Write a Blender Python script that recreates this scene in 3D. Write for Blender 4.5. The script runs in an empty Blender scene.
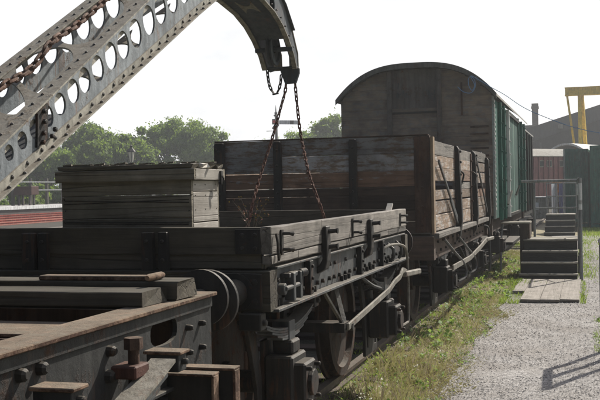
import bpy, bmesh, math, random
import numpy as np
from mathutils import Vector, Matrix, noise
from mathutils.geometry import tessellate_polygon
R = math.radians
rnd = random.Random(7)
sc = bpy.context.scene
col = sc.collection

# ------------------------------------------------------------ camera
cam_d = bpy.data.cameras.new("camera"); cam = bpy.data.objects.new("camera", cam_d); col.objects.link(cam)
cam_d.sensor_width = 36; cam_d.lens = 59.4; cam_d.clip_end = 5000; cam_d.clip_start = 0.05
cam.matrix_world = (Matrix.Translation((0, 0, 1.7)) @ Matrix.Rotation(R(16.32), 4, 'Z') @
                    Matrix.Rotation(R(90 - 0.59), 4, 'X') @ Matrix.Rotation(R(-1.15), 4, 'Z'))
sc.camera = cam
# ------------------------------------------------------------ light
SUN_AZ, SUN_EL = 24.0, 42.0
sd = Vector((math.sin(R(SUN_AZ))*math.cos(R(SUN_EL)), math.cos(R(SUN_AZ))*math.cos(R(SUN_EL)), math.sin(R(SUN_EL))))
sl = bpy.data.lights.new("sun", 'SUN'); sl.energy = 5.0; sl.angle = R(0.55); sl.color = (1, .95, .86)
so = bpy.data.objects.new("sun", sl); col.objects.link(so)
so.rotation_euler = sd.to_track_quat('Z', 'Y').to_euler()
w = bpy.data.worlds.new("World"); sc.world = w; w.use_nodes = True
wt = w.node_tree; wt.nodes.clear()
def wn(t): return wt.nodes.new(t)
wo = wn('ShaderNodeOutputWorld'); bg = wn('ShaderNodeBackground'); bg.inputs[1].default_value = 0.1
sky = wn('ShaderNodeTexSky'); sky.sky_type = 'NISHITA'; sky.sun_disc = False
sky.sun_elevation = R(SUN_EL); sky.sun_rotation = R(SUN_AZ); sky.dust_density = 3
tc = wn('ShaderNodeTexCoord')
dt = wn('ShaderNodeVectorMath'); dt.operation = 'DOT_PRODUCT'; dt.inputs[1].default_value = sd
mr = wn('ShaderNodeMapRange'); mr.inputs[1].default_value = -0.1; mr.inputs[2].default_value = .5; mr.inputs[3].default_value = .8; mr.inputs[4].default_value = 7.8
pw = wn('ShaderNodeMapRange')
nz = wn('ShaderNodeTexNoise'); nz.inputs['Scale'].default_value = 3.2; nz.inputs['Detail'].default_value = 6; nz.inputs['Roughness'].default_value = .58
mp = wn('ShaderNodeMapping'); mp.inputs['Scale'].default_value = (1, 1, 2.2); mp.inputs['Location'].default_value = (.3, .1, .4)
pw.inputs[1].default_value = .36; pw.inputs[2].default_value = .62; pw.inputs[3].default_value = .72; pw.inputs[4].default_value = 1.0
cl = wn('ShaderNodeMix'); cl.data_type = 'RGBA'; cl.blend_type = 'MIX'
gm = wn('ShaderNodeVectorMath'); gm.operation = 'SCALE'; gm.inputs[0].default_value = (.985, .99, 1.0)
L = wt.links.new
L(tc.outputs['Generated'], dt.inputs[0]); L(dt.outputs['Value'], mr.inputs[0]); L(mr.outputs[0], gm.inputs['Scale'])
L(tc.outputs['Generated'], mp.inputs[0]); L(mp.outputs[0], nz.inputs['Vector']); L(nz.outputs['Fac'], pw.inputs[0])
sz_ = wn('ShaderNodeSeparateXYZ'); L(tc.outputs['Generated'], sz_.inputs[0])
ze = wn('ShaderNodeMapRange'); ze.interpolation_type = 'SMOOTHSTEP'; ze.inputs[1].default_value = .24; ze.inputs[2].default_value = .72; ze.inputs[3].default_value = 1; ze.inputs[4].default_value = .12
L(sz_.outputs[2], ze.inputs[0]); mf = wn('ShaderNodeMath'); mf.operation = 'MULTIPLY'; L(pw.outputs[0], mf.inputs[0]); L(ze.outputs[0], mf.inputs[1]); L(mf.outputs[0], cl.inputs['Factor']); L(sky.outputs[0], cl.inputs[6]); L(gm.outputs[0], cl.inputs[7])
nz2 = wn('ShaderNodeTexNoise'); nz2.inputs['Scale'].default_value = 5.5; nz2.inputs['Detail'].default_value = 7; nz2.inputs['Roughness'].default_value = .55
mr2 = wn('ShaderNodeMapRange'); mr2.inputs[1].default_value = .38; mr2.inputs[2].default_value = .6; mr2.inputs[3].default_value = .89; mr2.inputs[4].default_value = 1.12
mu = wn('ShaderNodeMath'); mu.operation = 'MULTIPLY'
L(mp.outputs[0], nz2.inputs['Vector']); L(nz2.outputs['Fac'], mr2.inputs[0]); L(mr.outputs[0], mu.inputs[0]); L(mr2.outputs[0], mu.inputs[1]); L(mu.outputs[0], gm.inputs['Scale'])
L(cl.outputs[2], bg.inputs[0]); L(bg.outputs[0], wo.inputs[0])
# ------------------------------------------------------------ render settings
sc.render.engine = 'CYCLES'
sc.view_settings.view_transform = 'Standard'; sc.view_settings.look = 'None'
sc.view_settings.exposure = 0.5; sc.view_settings.gamma = 1
sc.cycles.max_bounces = 6; sc.cycles.transparent_max_bounces = 8

# ============================================================ materials
class NT:
    def __init__(s, name):
        s.m = bpy.data.materials.new(name); s.m.use_nodes = True; s.t = s.m.node_tree
        s.b = s.t.nodes['Principled BSDF']; s.o = s.t.nodes['Material Output']
    def n(s, t, **k):
        x = s.t.nodes.new(t)
        for a, b in k.items(): setattr(x, a, b)
        return x
    def l(s, a, b): s.t.links.new(a, b)
    def noise(s, v, scale, detail=4, rough=.55, dist=0):
        x = s.n('ShaderNodeTexNoise'); x.inputs['Scale'].default_value = scale; x.inputs['Detail'].default_value = detail
        x.inputs['Roughness'].default_value = rough; x.inputs['Distortion'].default_value = dist
        if v: s.l(v, x.inputs['Vector'])
        return x.outputs['Fac']
    def ramp(s, f, lo, hi, a=0., b=1.):
        x = s.n('ShaderNodeMapRange'); x.inputs[1].default_value = lo; x.inputs[2].default_value = hi
        x.inputs[3].default_value = a; x.inputs[4].default_value = b; s.l(f, x.inputs[0]); return x.outputs[0]
    def mix(s, f, a, b, mode='MIX'):
        x = s.n('ShaderNodeMix'); x.data_type = 'RGBA'; x.blend_type = mode
        for i, v in ((0, f), (6, a), (7, b)):
            if isinstance(v, (tuple, list)): x.inputs[i].default_value = (*v, 1)
            elif isinstance(v, (int, float)): x.inputs[i].default_value = v
            else: s.l(v, x.inputs[i])
        return x.outputs[2]
    def math(s, op, a, b=0.):
        x = s.n('ShaderNodeMath', operation=op)
        for i, v in ((0, a), (1, b)):
            if isinstance(v, (int, float)): x.inputs[i].default_value = v
            else: s.l(v, x.inputs[i])
        return x.outputs[0]
    def fin(s, c, rough=.8, bump=None, bs=.3, bd=.01, metal=0, spec=.3):
        if isinstance(c, tuple): s.b.inputs['Base Color'].default_value = (*c, 1)
        else: s.l(c, s.b.inputs['Base Color'])
        if isinstance(rough, (int, float)): s.b.inputs['Roughness'].default_value = rough
        else: s.l(rough, s.b.inputs['Roughness'])
        s.b.inputs['Metallic'].default_value = metal
        s.b.inputs['Specular IOR Level'].default_value = spec
        if bump is not None:
            x = s.n('ShaderNodeBump'); x.inputs['Strength'].default_value = bs; x.inputs['Distance'].default_value = bd
            s.l(bump, x.inputs['Height']); s.l(x.outputs[0], s.b.inputs['Normal'])
        return s.m
    def coords(s, attr=False):
        if attr:
            a = s.n('ShaderNodeAttribute', attribute_name='gc').outputs['Vector']
        else:
            a = s.n('ShaderNodeTexCoord').outputs['Object']
        oi = s.n('ShaderNodeObjectInfo')
        sc_ = s.n('ShaderNodeVectorMath', operation='SCALE'); sc_.inputs[0].default_value = (37, 23, 51); s.l(oi.outputs['Random'], sc_.inputs['Scale'])
        ad = s.n('ShaderNodeVectorMath', operation='ADD'); s.l(a, ad.inputs[0]); s.l(sc_.outputs[0], ad.inputs[1])
        s.rand = oi.outputs['Random']
        return ad.outputs[0]
    def scaled(s, v, sx, sy, sz):
        x = s.n('ShaderNodeMapping'); x.inputs['Scale'].default_value = (sx, sy, sz); s.l(v, x.inputs[0]); return x.outputs[0]

def wood(name, a, b, dark=(.02, .018, .015), paint=None, pamt=.5, moss=0., rough=.88, crack=1., var=.35):
    n = NT(name); v = n.coords(True)
    g = n.noise(n.scaled(v, 1.6, 28, 28), 1.0, 6, .65, .6)
    g2 = n.noise(n.scaled(v, .22, 8, 8), 1.0, 3, .5, .08)
    st = n.noise(v, 5, 5, .6)
    c = n.mix(n.ramp(g, .3, .7), a, b)
    hb = None
    if paint:
        pm = n.ramp(n.math('ADD', n.math('MULTIPLY', n.noise(n.scaled(v, 3, 9, 9), 2.0, 7, .75), .7), n.math('MULTIPLY', g, .3)), .60 - pamt*.25, .64 - pamt*.2)
        c = n.mix(pm, c, paint)
    c = n.mix(n.ramp(st, .42, .75, 0, .6), c, dark)
    cr = n.ramp(g2, .485, .5, 0, 1); cr2 = n.ramp(g2, .5, .515, 1, 0)
    crk = n.math('MULTIPLY', n.math('MULTIPLY', cr, cr2), n.ramp(g, .4, .6, .2, 1))
    c = n.mix(n.math('MULTIPLY', crk, .85*crack), c, dark)
    vv = n.ramp(n.rand, 0, 1, 1-var, 1+var)
    hsv = n.n('ShaderNodeHueSaturation'); n.l(c, hsv.inputs['Color']); n.l(vv, hsv.inputs['Value']); c = hsv.outputs[0]
    if moss:
        ge = n.n('ShaderNodeNewGeometry'); sx = n.n('ShaderNodeSeparateXYZ'); n.l(ge.outputs['Normal'], sx.inputs[0])
        mm = n.math('MULTIPLY', n.ramp(n.noise(v, 9, 5, .7), .42, .6), n.ramp(sx.outputs['Z'], -.6, .6, .35, 1))
        c = n.mix(n.math('MULTIPLY', mm, moss), c, (.075, .072, .04))
    h = n.math('SUBTRACT', n.math('ADD', g, n.math('MULTIPLY', g2, .5)), n.math('MULTIPLY', crk, .8))
    return n.fin(c, rough, h, .75, .006, spec=.25)

def metal(name, a, b, rust=(.13, .055, .028), ramt=.4, rough=.55, dust=.25, met=0., rs=.3, sc_=1.):
    n = NT(name); v = n.coords()
    big = n.noise(v, 2.2*sc_, 6, .62); fine = n.noise(v, 22*sc_, 5, .7)
    c = n.mix(n.ramp(big, .35, .65), a, b)
    m = n.math('ADD', n.math('MULTIPLY', n.noise(v, 5*sc_, 7, .72), .65), n.math('MULTIPLY', fine, .35))
    rm = n.ramp(m, .66 - ramt*.3, .72 - ramt*.22)
    rc = n.mix(n.ramp(fine, .3, .7), rust, tuple(x*.45 for x in rust))
    c = n.mix(rm, c, rc)
    streak = n.noise(n.scaled(v, 9, 9, .8), 2.5, 4, .6)
    c = n.mix(n.ramp(streak, .42, .72, 0, .65), c, tuple(x*.3 for x in a))
    c = n.mix(n.ramp(n.noise(v, 7*sc_, 8, .75), .5, .68, 0, .6), c, tuple(x*.35+.004 for x in a))
    if ramt > .05:
        run = n.math('MULTIPLY', n.noise(n.scaled(v, 26, 26, 2.2), 1.6, 4, .65), n.ramp(n.noise(v, 3.1*sc_, 4), .4, .62, .75, 1.15))
        c = n.mix(n.ramp(run, .56, .68, 0, rs), c, rust)
    ge = n.n('ShaderNodeNewGeometry'); sx = n.n('ShaderNodeSeparateXYZ'); n.l(ge.outputs['Normal'], sx.inputs[0])
    c = n.mix(n.math('MULTIPLY', n.ramp(sx.outputs['Z'], .2, .9), n.ramp(fine, .25, .65, dust*.4, dust*1.6)), c, (.17, .145, .11))
    ro = n.math('ADD', n.math('MULTIPLY', rm, .3), rough)
    return n.fin(c, n.math('ADD', ro, .12), n.math('ADD', n.math('ADD', fine, big), n.math('MULTIPLY', rm, .6)), .6, .006, met, .22)

M = {}
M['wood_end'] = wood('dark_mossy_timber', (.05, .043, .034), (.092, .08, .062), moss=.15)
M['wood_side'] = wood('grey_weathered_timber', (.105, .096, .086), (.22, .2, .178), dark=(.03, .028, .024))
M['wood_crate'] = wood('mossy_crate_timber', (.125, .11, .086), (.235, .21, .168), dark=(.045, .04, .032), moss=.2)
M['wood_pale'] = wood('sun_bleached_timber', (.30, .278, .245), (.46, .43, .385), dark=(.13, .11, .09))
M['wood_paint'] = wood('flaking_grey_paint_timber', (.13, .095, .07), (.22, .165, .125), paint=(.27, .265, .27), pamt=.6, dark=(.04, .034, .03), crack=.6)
M['wood_paint_lit'] = wood('flaking_white_paint_timber_lit', (.16, .11, .075), (.26, .185, .13), paint=(.31, .285, .265), pamt=.42, dark=(.05, .04, .03))  # paler copy of the flaking paint for the sunlit wagon sides
M['wood_red'] = wood('faded_red_timber', (.14, .09, .062), (.25, .15, .10), paint=(.25, .225, .215), pamt=.15, dark=(.04, .025, .02))
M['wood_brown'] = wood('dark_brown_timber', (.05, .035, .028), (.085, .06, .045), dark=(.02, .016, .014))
M['wood_oak'] = wood('broken_orange_timber', (.16, .115, .075), (.27, .205, .14), dark=(.06, .04, .03))
M['wood_beam'] = wood('old_baulk_timber', (.04, .035, .028), (.085, .073, .056), dark=(.016, .015, .013), moss=.15)
M['wood_step'] = wood('step_timber', (.22, .2, .17), (.36, .33, .28), dark=(.06, .055, .045), moss=.15)
M['wood_mat'] = wood('pale_board_timber', (.20, .178, .155), (.31, .28, .25), dark=(.09, .08, .065), crack=.4, var=.1, moss=.12)
M['wood_riser'] = wood('shade_dark_riser_timber', (.028, .026, .023), (.05, .046, .04), dark=(.015, .014, .012))  # darker copy of the step timber, shade painted into the upright faces
M['wood_green'] = wood('green_painted_boards', (.03, .035, .03), (.05, .05, .04), paint=(.022, .08, .062), pamt=1.4, dark=(.015, .03, .028), crack=.4)
M['wood_palegreen'] = wood('pale_green_boards', (.1, .12, .1), (.16, .18, .15), paint=(.15, .26, .215), pamt=.9)
M['wood_van'] = wood('sooty_glare_lifted_van_boards', (.15, .118, .094), (.23, .185, .15), paint=(.165, .152, .145), pamt=.35, dark=(.025, .024, .023), crack=.5, var=.15)  # base colour lifted to stand for lens glare over the van end
M['wood_floor'] = wood('wagon_floor_timber', (.09, .08, .065), (.17, .15, .12), dark=(.03, .028, .022), moss=.2)
M['wood_post'] = wood('old_post_timber', (.1, .09, .075), (.17, .155, .13))
M['iron'] = metal('black_grimy_iron', (.015, .0145, .014), (.034, .031, .028), ramt=.25, rough=.5)
M['iron_grey'] = metal('grey_painted_iron', (.05, .053, .055), (.085, .088, .088), ramt=.3, rough=.5, dust=.4)
M['iron_rust'] = metal('rusty_iron', (.05, .032, .025), (.09, .055, .04), rust=(.12, .06, .035), ramt=.5, rough=.75, dust=.2)
M['rust_top'] = metal('pale_rusty_plate', (.13, .08, .052), (.28, .195, .14), rust=(.07, .036, .025), ramt=.75, rough=.9, dust=.5)
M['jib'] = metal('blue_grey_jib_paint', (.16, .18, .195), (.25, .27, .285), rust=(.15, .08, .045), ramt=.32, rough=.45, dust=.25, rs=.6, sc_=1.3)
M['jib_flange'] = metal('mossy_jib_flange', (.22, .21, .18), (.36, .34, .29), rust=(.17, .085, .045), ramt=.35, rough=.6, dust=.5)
M['jib_shaded'] = metal('shade_darkened_jib_neck', (.05, .058, .066), (.085, .095, .105), ramt=.1, rough=.5, dust=.1)  # jib colour darkened to stand for shade on the neck
M['chassis'] = metal('grimy_chassis_paint', (.017, .018, .018), (.036, .036, .035), rust=(.08, .045, .03), ramt=.4, rough=.6, dust=.3)
M['van_iron'] = metal('sooty_brown_van_iron', (.09, .08, .074), (.13, .118, .11), ramt=.35, rough=.7)
M['rivet'] = metal('rivet_iron', (.05, .05, .05), (.09, .085, .08), ramt=.3, rough=.5, dust=.1)
M['chain'] = metal('brown_rusty_chain', (.12, .07, .05), (.2, .12, .09), ramt=.5, rough=.65, dust=.1, sc_=4)
M['chain_red'] = metal('red_rusty_chain', (.10, .045, .03), (.16, .075, .05), rust=(.10, .04, .026), ramt=.6, rough=.7, dust=.05, sc_=4)
M['wheel'] = metal('brown_wheel_steel', (.03, .022, .018), (.05, .035, .027), ramt=.5, rough=.6)
M['lever'] = metal('pale_worn_lever_paint', (.15, .142, .122), (.26, .245, .21), ramt=.35, rough=.5, dust=.3, sc_=3)
M['rail_paint'] = metal('grey_handrail_paint', (.2, .21, .215), (.28, .29, .29), ramt=.15, rough=.45, dust=.3)
M['tape'] = metal('white_tape', (.6, .6, .6), (.75, .75, .75), ramt=.0, rough=.5, dust=.2)
M['red_iron'] = metal('dull_red_iron', (.055, .026, .021), (.09, .04, .03), ramt=.35, rough=.6, dust=.1)
M['roof_pale'] = metal('pale_van_roof', (.3, .29, .27), (.42, .41, .38), rust=(.16, .14, .12), ramt=.4, rough=.8, dust=.3)
M['roof_dark'] = metal('sooty_roof_edge', (.09, .09, .085), (.14, .14, .13), ramt=.2, rough=.8)
M['maroon'] = metal('maroon_paint', (.17, .06, .065), (.22, .085, .09), ramt=.1, rough=.5, dust=.1)
M['container'] = metal('green_container_paint', (.03, .125, .095), (.045, .16, .125), ramt=.15, rough=.5, dust=.2)
M['container_edge'] = metal('pale_container_frame', (.25, .28, .27), (.32, .35, .33), ramt=.2)
M['blue'] = metal('blue_coach_paint', (.02, .04, .13), (.04, .07, .19), ramt=.0, rough=.4)
M['white'] = metal('white_paint', (.7, .7, .7), (.8, .8, .8), ramt=.0, rough=.5, dust=.1)


M['orange'] = metal('orange_plastic', (.65, .22, .03), (.75, .3, .05), ramt=0., rough=.5, dust=.1)
M['yellow'] = metal('yellow_gantry_paint', (.72, .48, .04), (.8, .56, .07), rust=(.25, .12, .04), ramt=.2, rough=.5, dust=.1)
M['shed'] = metal('grey_shed_cladding', (.018, .02, .022), (.03, .032, .034), ramt=.0, rough=.6, dust=.0)
M['shed_dark'] = metal('dark_shed_roof', (.035, .038, .042), (.05, .053, .056), ramt=.0, rough=.7, dust=.0)
M['black'] = metal('black_paint', (.015, .015, .016), (.025, .025, .026), ramt=.1, rough=.4)
M['rope'] = NT('blue_rope').fin((.16, .27, .45), .9)
M['bark'] = metal('bark', (.07, .055, .04), (.12, .1, .075), ramt=0, rough=.95, dust=0)
M['rails'] = metal('rail_steel', (.06, .045, .035), (.1, .08, .06), ramt=.4, rough=.5)
n = NT('lantern_glass'); M['glass'] = n.fin((.75, .74, .62), .25)
M['red_lens'] = NT('red_lens').fin((.6, .02, .02), .2)
M['blue_lens'] = NT('blue_lens').fin((.02, .35, .55), .2)

def brickmat(name, a, b, mortar, scale, bw=.225, bh=.075):
    n = NT(name); v = n.coords()
    sx = n.n('ShaderNodeSeparateXYZ'); n.l(n.n('ShaderNodeTexCoord').outputs['Object'], sx.inputs[0])
    cx = n.n('ShaderNodeCombineXYZ'); n.l(n.math('ADD', sx.outputs[0], sx.outputs[1]), cx.inputs[0]); n.l(sx.outputs[2], cx.inputs[1])
    bt = n.n('ShaderNodeTexBrick'); n.l(cx.outputs[0], bt.inputs[0]); bt.inputs['Scale'].default_value = scale
    bt.inputs['Color1'].default_value = (*a, 1); bt.inputs['Color2'].default_value = (*b, 1); bt.inputs['Mortar'].default_value = (*mortar, 1)
    bt.inputs['Brick Width'].default_value = bw; bt.inputs['Row Height'].default_value = bh; bt.inputs['Mortar Size'].default_value = .012
    c = n.mix(n.ramp(n.noise(v, 1.5, 5), .4, .7, 0, .5), bt.outputs[0], tuple(x*.5 for x in a))
    return n.fin(c, .9)
M['brick_red'] = brickmat('red_platform_brick', (.42, .09, .06), (.3, .06, .045), (.35, .25, .2), 1, .45, .15)
M['brick_blue'] = brickmat('dark_brick', (.07, .06, .058), (.1, .085, .08), (.1, .09, .08), 1)
M['brick_stack'] = brickmat('sooty_chimney_brick', (.13, .1, .09), (.17, .13, .11), (.12, .11, .1), 1)

def leafmat(name, a, b, trans=.35):
    n = NT(name)
    ge = n.n('ShaderNodeNewGeometry')
    c = n.mix(ge.outputs['Random Per Island'], a, b)
    n.l(c, n.b.inputs['Base Color']); n.b.inputs['Roughness'].default_value = .6
    n.b.inputs['Specular IOR Level'].default_value = .25
    tr = n.n('ShaderNodeBsdfTranslucent'); n.l(n.mix(.5, c, (.3, .4, .05), 'MIX') if a[1] < .45 else c, tr.inputs[0])
    ms = n.n('ShaderNodeMixShader'); ms.inputs[0].default_value = trans
    n.l(n.b.outputs[0], ms.inputs[1]); n.l(tr.outputs[0], ms.inputs[2]); n.l(ms.outputs[0], n.o.inputs[0])
    return n.m
M['leaf_dark'] = leafmat('dark_leaves', (.065, .12, .018), (.12, .19, .038), .5)
M['leaf_mid'] = leafmat('green_leaves', (.10, .175, .025), (.18, .27, .055), .5)
M['leaf_lime'] = leafmat('bright_leaves', (.09, .15, .025), (.15, .22, .05), .45)
M['leaf_red'] = leafmat('red_leaves', (.10, .02, .015), (.16, .04, .03), .1)
M['grass'] = leafmat('green_grass', (.10, .165, .025), (.21, .28, .055), .5)
M['straw'] = leafmat('dry_grass', (.27, .20, .13), (.50, .40, .29), .25)
M['weed'] = leafmat('weed_leaves', (.12, .2, .05), (.22, .32, .11), .45)
M['cloth_white'] = leafmat('white_sheet', (.7, .72, .75), (.7, .72, .75), .6)
M['cloth_lilac'] = leafmat('lilac_sheet', (.5, .5, .68), (.5, .5, .68), .6)
M['petal'] = leafmat('pale_seedheads', (.5, .5, .42), (.65, .65, .58), .3)

def gravelmat(name, a, b, c3, sc_=55.):
    n = NT(name); v = n.n('ShaderNodeTexCoord').outputs['Object']
    vo = n.n('ShaderNodeTexVoronoi'); vo.inputs['Scale'].default_value = sc_; n.l(v, vo.inputs['Vector'])
    sh = n.n('ShaderNodeSeparateColor'); n.l(vo.outputs['Color'], sh.inputs[0])
    c = n.mix(n.ramp(sh.outputs[0], .1, .9), a, b)
    c = n.mix(n.ramp(n.noise(v, 1.3, 6, .65), .4, .66, 0, .75), c, c3)
    c = n.mix(n.ramp(n.noise(v, 14, 5, .7), .5, .75, 0, .35), c, tuple(x*.5 for x in a))
    h = n.math('SUBTRACT', n.noise(v, 30, 4), vo.outputs['Distance'])
    return n.fin(c, .95, h, .6, .012, spec=.2)
M['path'] = gravelmat('grey_gravel', (.17, .16, .152), (.37, .352, .336), (.19, .172, .155))
M['ballast'] = gravelmat('dark_ballast', (.035, .03, .026), (.07, .06, .05), (.035, .035, .02), 30)
M['land'] = gravelmat('rough_grass_land', (.07, .10, .03), (.13, .15, .06), (.1, .085, .05), 6)
M['stone'] = gravelmat('pebble_stone', (.24, .226, .214), (.46, .44, .42), (.26, .24, .22), 20)
M['verge'] = gravelmat('verge_soil', (.14, .125, .065), (.27, .235, .15), (.2, .16, .11), 25)

# ============================================================ object helpers
ORG = {}
def tag(o, label=None, cat=None, group=None, kind=None):
    if label: o['label'] = label
    if cat: o['category'] = cat
    if group: o['group'] = group
    if kind: o['kind'] = kind
    return o
def thing(name, label, cat, loc=(0, 0, 0), group=None):
    o = bpy.data.objects.new(name, None); col.objects.link(o); o.location = loc; o.empty_display_size = .2
    ORG[o.name] = Vector(loc); return tag(o, label, cat, group)
def link(name, me, mat, parent=None, loc=None, rot=None, bev=0):
    o = bpy.data.objects.new(name, me); col.objects.link(o)
    if mat and not me.materials: me.materials.append(M[mat])
    wl = Vector(loc) if loc is not None else (Vector((0, 0, 0)))
    if parent is not None:
        o.parent = parent; o.location = wl - ORG[parent.name]
    else: o.location = wl
    ORG[o.name] = wl
    if rot: o.rotation_euler = rot
    if bev:
        b = o.modifiers.new('bevel', 'BEVEL'); b.width = bev; b.segments = 1; b.limit_method = 'ANGLE'
    return o
def dup(o, off, label=None, group=None, parent=None, depth=0):
    c = o.copy(); col.objects.link(c)
    if parent is not None: c.parent = parent; ORG[c.name] = ORG[o.name] + Vector(off)
    else: c.location = o.location + Vector(off); ORG[c.name] = ORG[o.name] + Vector(off)
    if label: c['label'] = label
    if group: c['group'] = group
    for ch in [x for x in bpy.data.objects if x.parent == o]: dup(ch, off, parent=c)
    return c

class MB:
    def __init__(s): s.v = []; s.f = []
    def add(s, vs, fs):
        b = len(s.v); s.v += [tuple(x) for x in vs]; s.f += [tuple(i + b for i in f) for f in fs]; return s
    def box(s, x0, x1, y0, y1, z0, z1):
        vs = [(x, y, z) for x in (x0, x1) for y in (y0, y1) for z in (z0, z1)]
        return s.add(vs, [(0, 1, 3, 2), (4, 6, 7, 5), (0, 4, 5, 1), (2, 3, 7, 6), (0, 2, 6, 4), (1, 5, 7, 3)])
    def bar(s, p, q, w, h, up=(0, 0, 1)):
        p = Vector(p); q = Vector(q); d = (q - p).normalized(); u = Vector(up)
        sx = d.cross(u)
        if sx.length < 1e-3: sx = d.cross(Vector((1, 0, 0)))
        sx.normalize(); u = sx.cross(d)
        vs = []
        for e in (p, q):
            for a, b in ((-1, -1), (1, -1), (1, 1), (-1, 1)): vs.append(e + sx*a*w/2 + u*b*h/2)
        return s.add(vs, [(3, 2, 1, 0), (4, 5, 6, 7), (0, 1, 5, 4), (1, 2, 6, 5), (2, 3, 7, 6), (3, 0, 4, 7)])
    def tube(s, pts, r, n=8, cap=True, closed=False):
        pts = [Vector(p) for p in pts]; N = len(pts); rings = []
        up = None
        for i, p in enumerate(pts):
            if closed: d = pts[(i+1) % N] - pts[i-1]
            else: d = pts[min(i+1, N-1)] - pts[max(i-1, 0)]
            d.normalize()
            if up is None:
                up = d.cross(Vector((0.13, .27, 1)));
                if up.length < 1e-3: up = d.cross(Vector((1, 0, 0)))
            a = (up - d*up.dot(d)).normalized(); up = a; b = d.cross(a)
            rr = r[i] if isinstance(r, (list, tuple)) else r
            rings.append([p + (a*math.cos(t*2*math.pi/n) + b*math.sin(t*2*math.pi/n))*rr for t in range(n)])
        vs = [v for g in rings for v in g]; fs = []
        for i in range(N if closed else N-1):
            j = (i+1) % N
            for t in range(n): u = (t+1) % n; fs.append((i*n+t, i*n+u, j*n+u, j*n+t))
        if cap and not closed: fs.append(tuple(range(n-1, -1, -1))); fs.append(tuple((N-1)*n + t for t in range(n)))
        return s.add(vs, fs)
    def cyl(s, p, q, r, n=16, r2=None): return s.tube([p, q], [r, r if r2 is None else r2], n)
    def bolt(s, p, nrm, r, h, n=6):
        p = Vector(p); d = Vector(nrm).normalized(); return s.tube([p - d*.002, p + d*h, p + d*h*1.15], [r, r, r*.6], n)
    def rivet(s, p, nrm, r):
        p = Vector(p); d = Vector(nrm).normalized(); return s.tube([p - d*.001, p + d*r*.45, p + d*r*.8], [r, r*.85, r*.4], 6)
    def prism(s, poly, axis, a0, a1, holes=(), shift=None):
        loops = [[Vector((x, y, 0)) for x, y in poly]] + [[Vector((x, y, 0)) for x, y in h] for h in holes]
        tris = tessellate_polygon(loops); flat = [p for l in loops for p in l]; N = len(flat)
        def mk(p, a):
            if axis == 'X': v = [a, p.x, p.y]
            elif axis == 'Y': v = [p.x, a, p.y]
            else: v = [p.x, p.y, a]
            if shift: v[0] += shift(v[1])
            return tuple(v)
        vs = [mk(p, a0) for p in flat] + [mk(p, a1) for p in flat]
        fs = [t[::-1] for t in tris] + [tuple(i+N for i in t) for t in tris]
        b = 0
        for l in loops:
            m = len(l)
            for i in range(m): j = (i+1) % m; fs.append((b+i, b+j, b+j+N, b+i+N))
            b += m
        return s.add(vs, fs)
    def mesh(s, name='m', smooth=False):
        me = bpy.data.meshes.new(name); me.from_pydata(s.v, [], s.f)
        bm = bmesh.new(); bm.from_mesh(me); bmesh.ops.recalc_face_normals(bm, faces=bm.faces); bm.to_mesh(me); bm.free()
        if smooth:
            me.polygons.foreach_set('use_smooth', [True]*len(me.polygons))
            try: me.set_sharp_from_angle(angle=R(40))
            except Exception: pass
        return me
    def build(s, name, mat, parent=None, smooth=False, bev=0, kind=None, label=None, org=None):
        # vertices are given in world space; re-centre them on the parent or on org
        o0 = Vector(org) if org is not None else (ORG[parent.name] if parent is not None else Vector((0, 0, 0)))
        s.v = [tuple(Vector(v) - o0) for v in s.v]
        o = link(name, s.mesh(name, smooth), mat, parent, o0, bev=bev)
        if kind: o['kind'] = kind
        if label: o['label'] = label
        return o

PC = {}
def plank_mesh(Lx, W, T, seed, ragged=0.):
    key = (round(Lx, 2), round(W, 3), round(T, 3), seed, ragged)
    if key in PC: return PC[key]
    r = random.Random(hash(key) & 0xffff); ns = max(3, min(9, int(Lx/.35)+2))
    vs, gc, fs = [], [], []
    bow = r.uniform(-1, 1)*.004*min(Lx, 2.5)
    for i in range(ns+1):
        t = i/ns; x = (t-.5)*Lx
        c0 = min(min(W, T)*.16, .0045)
        wob = bow*math.sin(t*math.pi)
        ring = []
        for (sy, sz, ky, kz) in ((-1, -1, 1, 0), (-1, -1, 0, 1), (-1, 1, 0, 1), (-1, 1, 1, 0), (1, 1, 1, 0), (1, 1, 0, 1), (1, -1, 0, 1), (1, -1, 1, 0)):
            c = c0*r.uniform(.4, 1.5)
            yy = sy*(W/2 - c*ky); zz = sz*(T/2 - c*kz)
            ring.append((x, yy + wob, zz + r.uniform(-1, 1)*.0012))
        if i in (0, ns) and ragged:
            ring = [(a + (ragged*r.uniform(-1, .3))*(1 if i else -1), b, c) for a, b, c in ring]
        vs += ring
    for i in range(ns):
        for t in range(8): u = (t+1) % 8; fs.append((i*8+t, i*8+u, i*8+8+u, i*8+8+t))
    fs.append(tuple(range(8))); fs.append(tuple(ns*8 + t for t in range(7, -1, -1)))
    PC[key] = (vs, fs); return PC[key]
MC = {}
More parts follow.
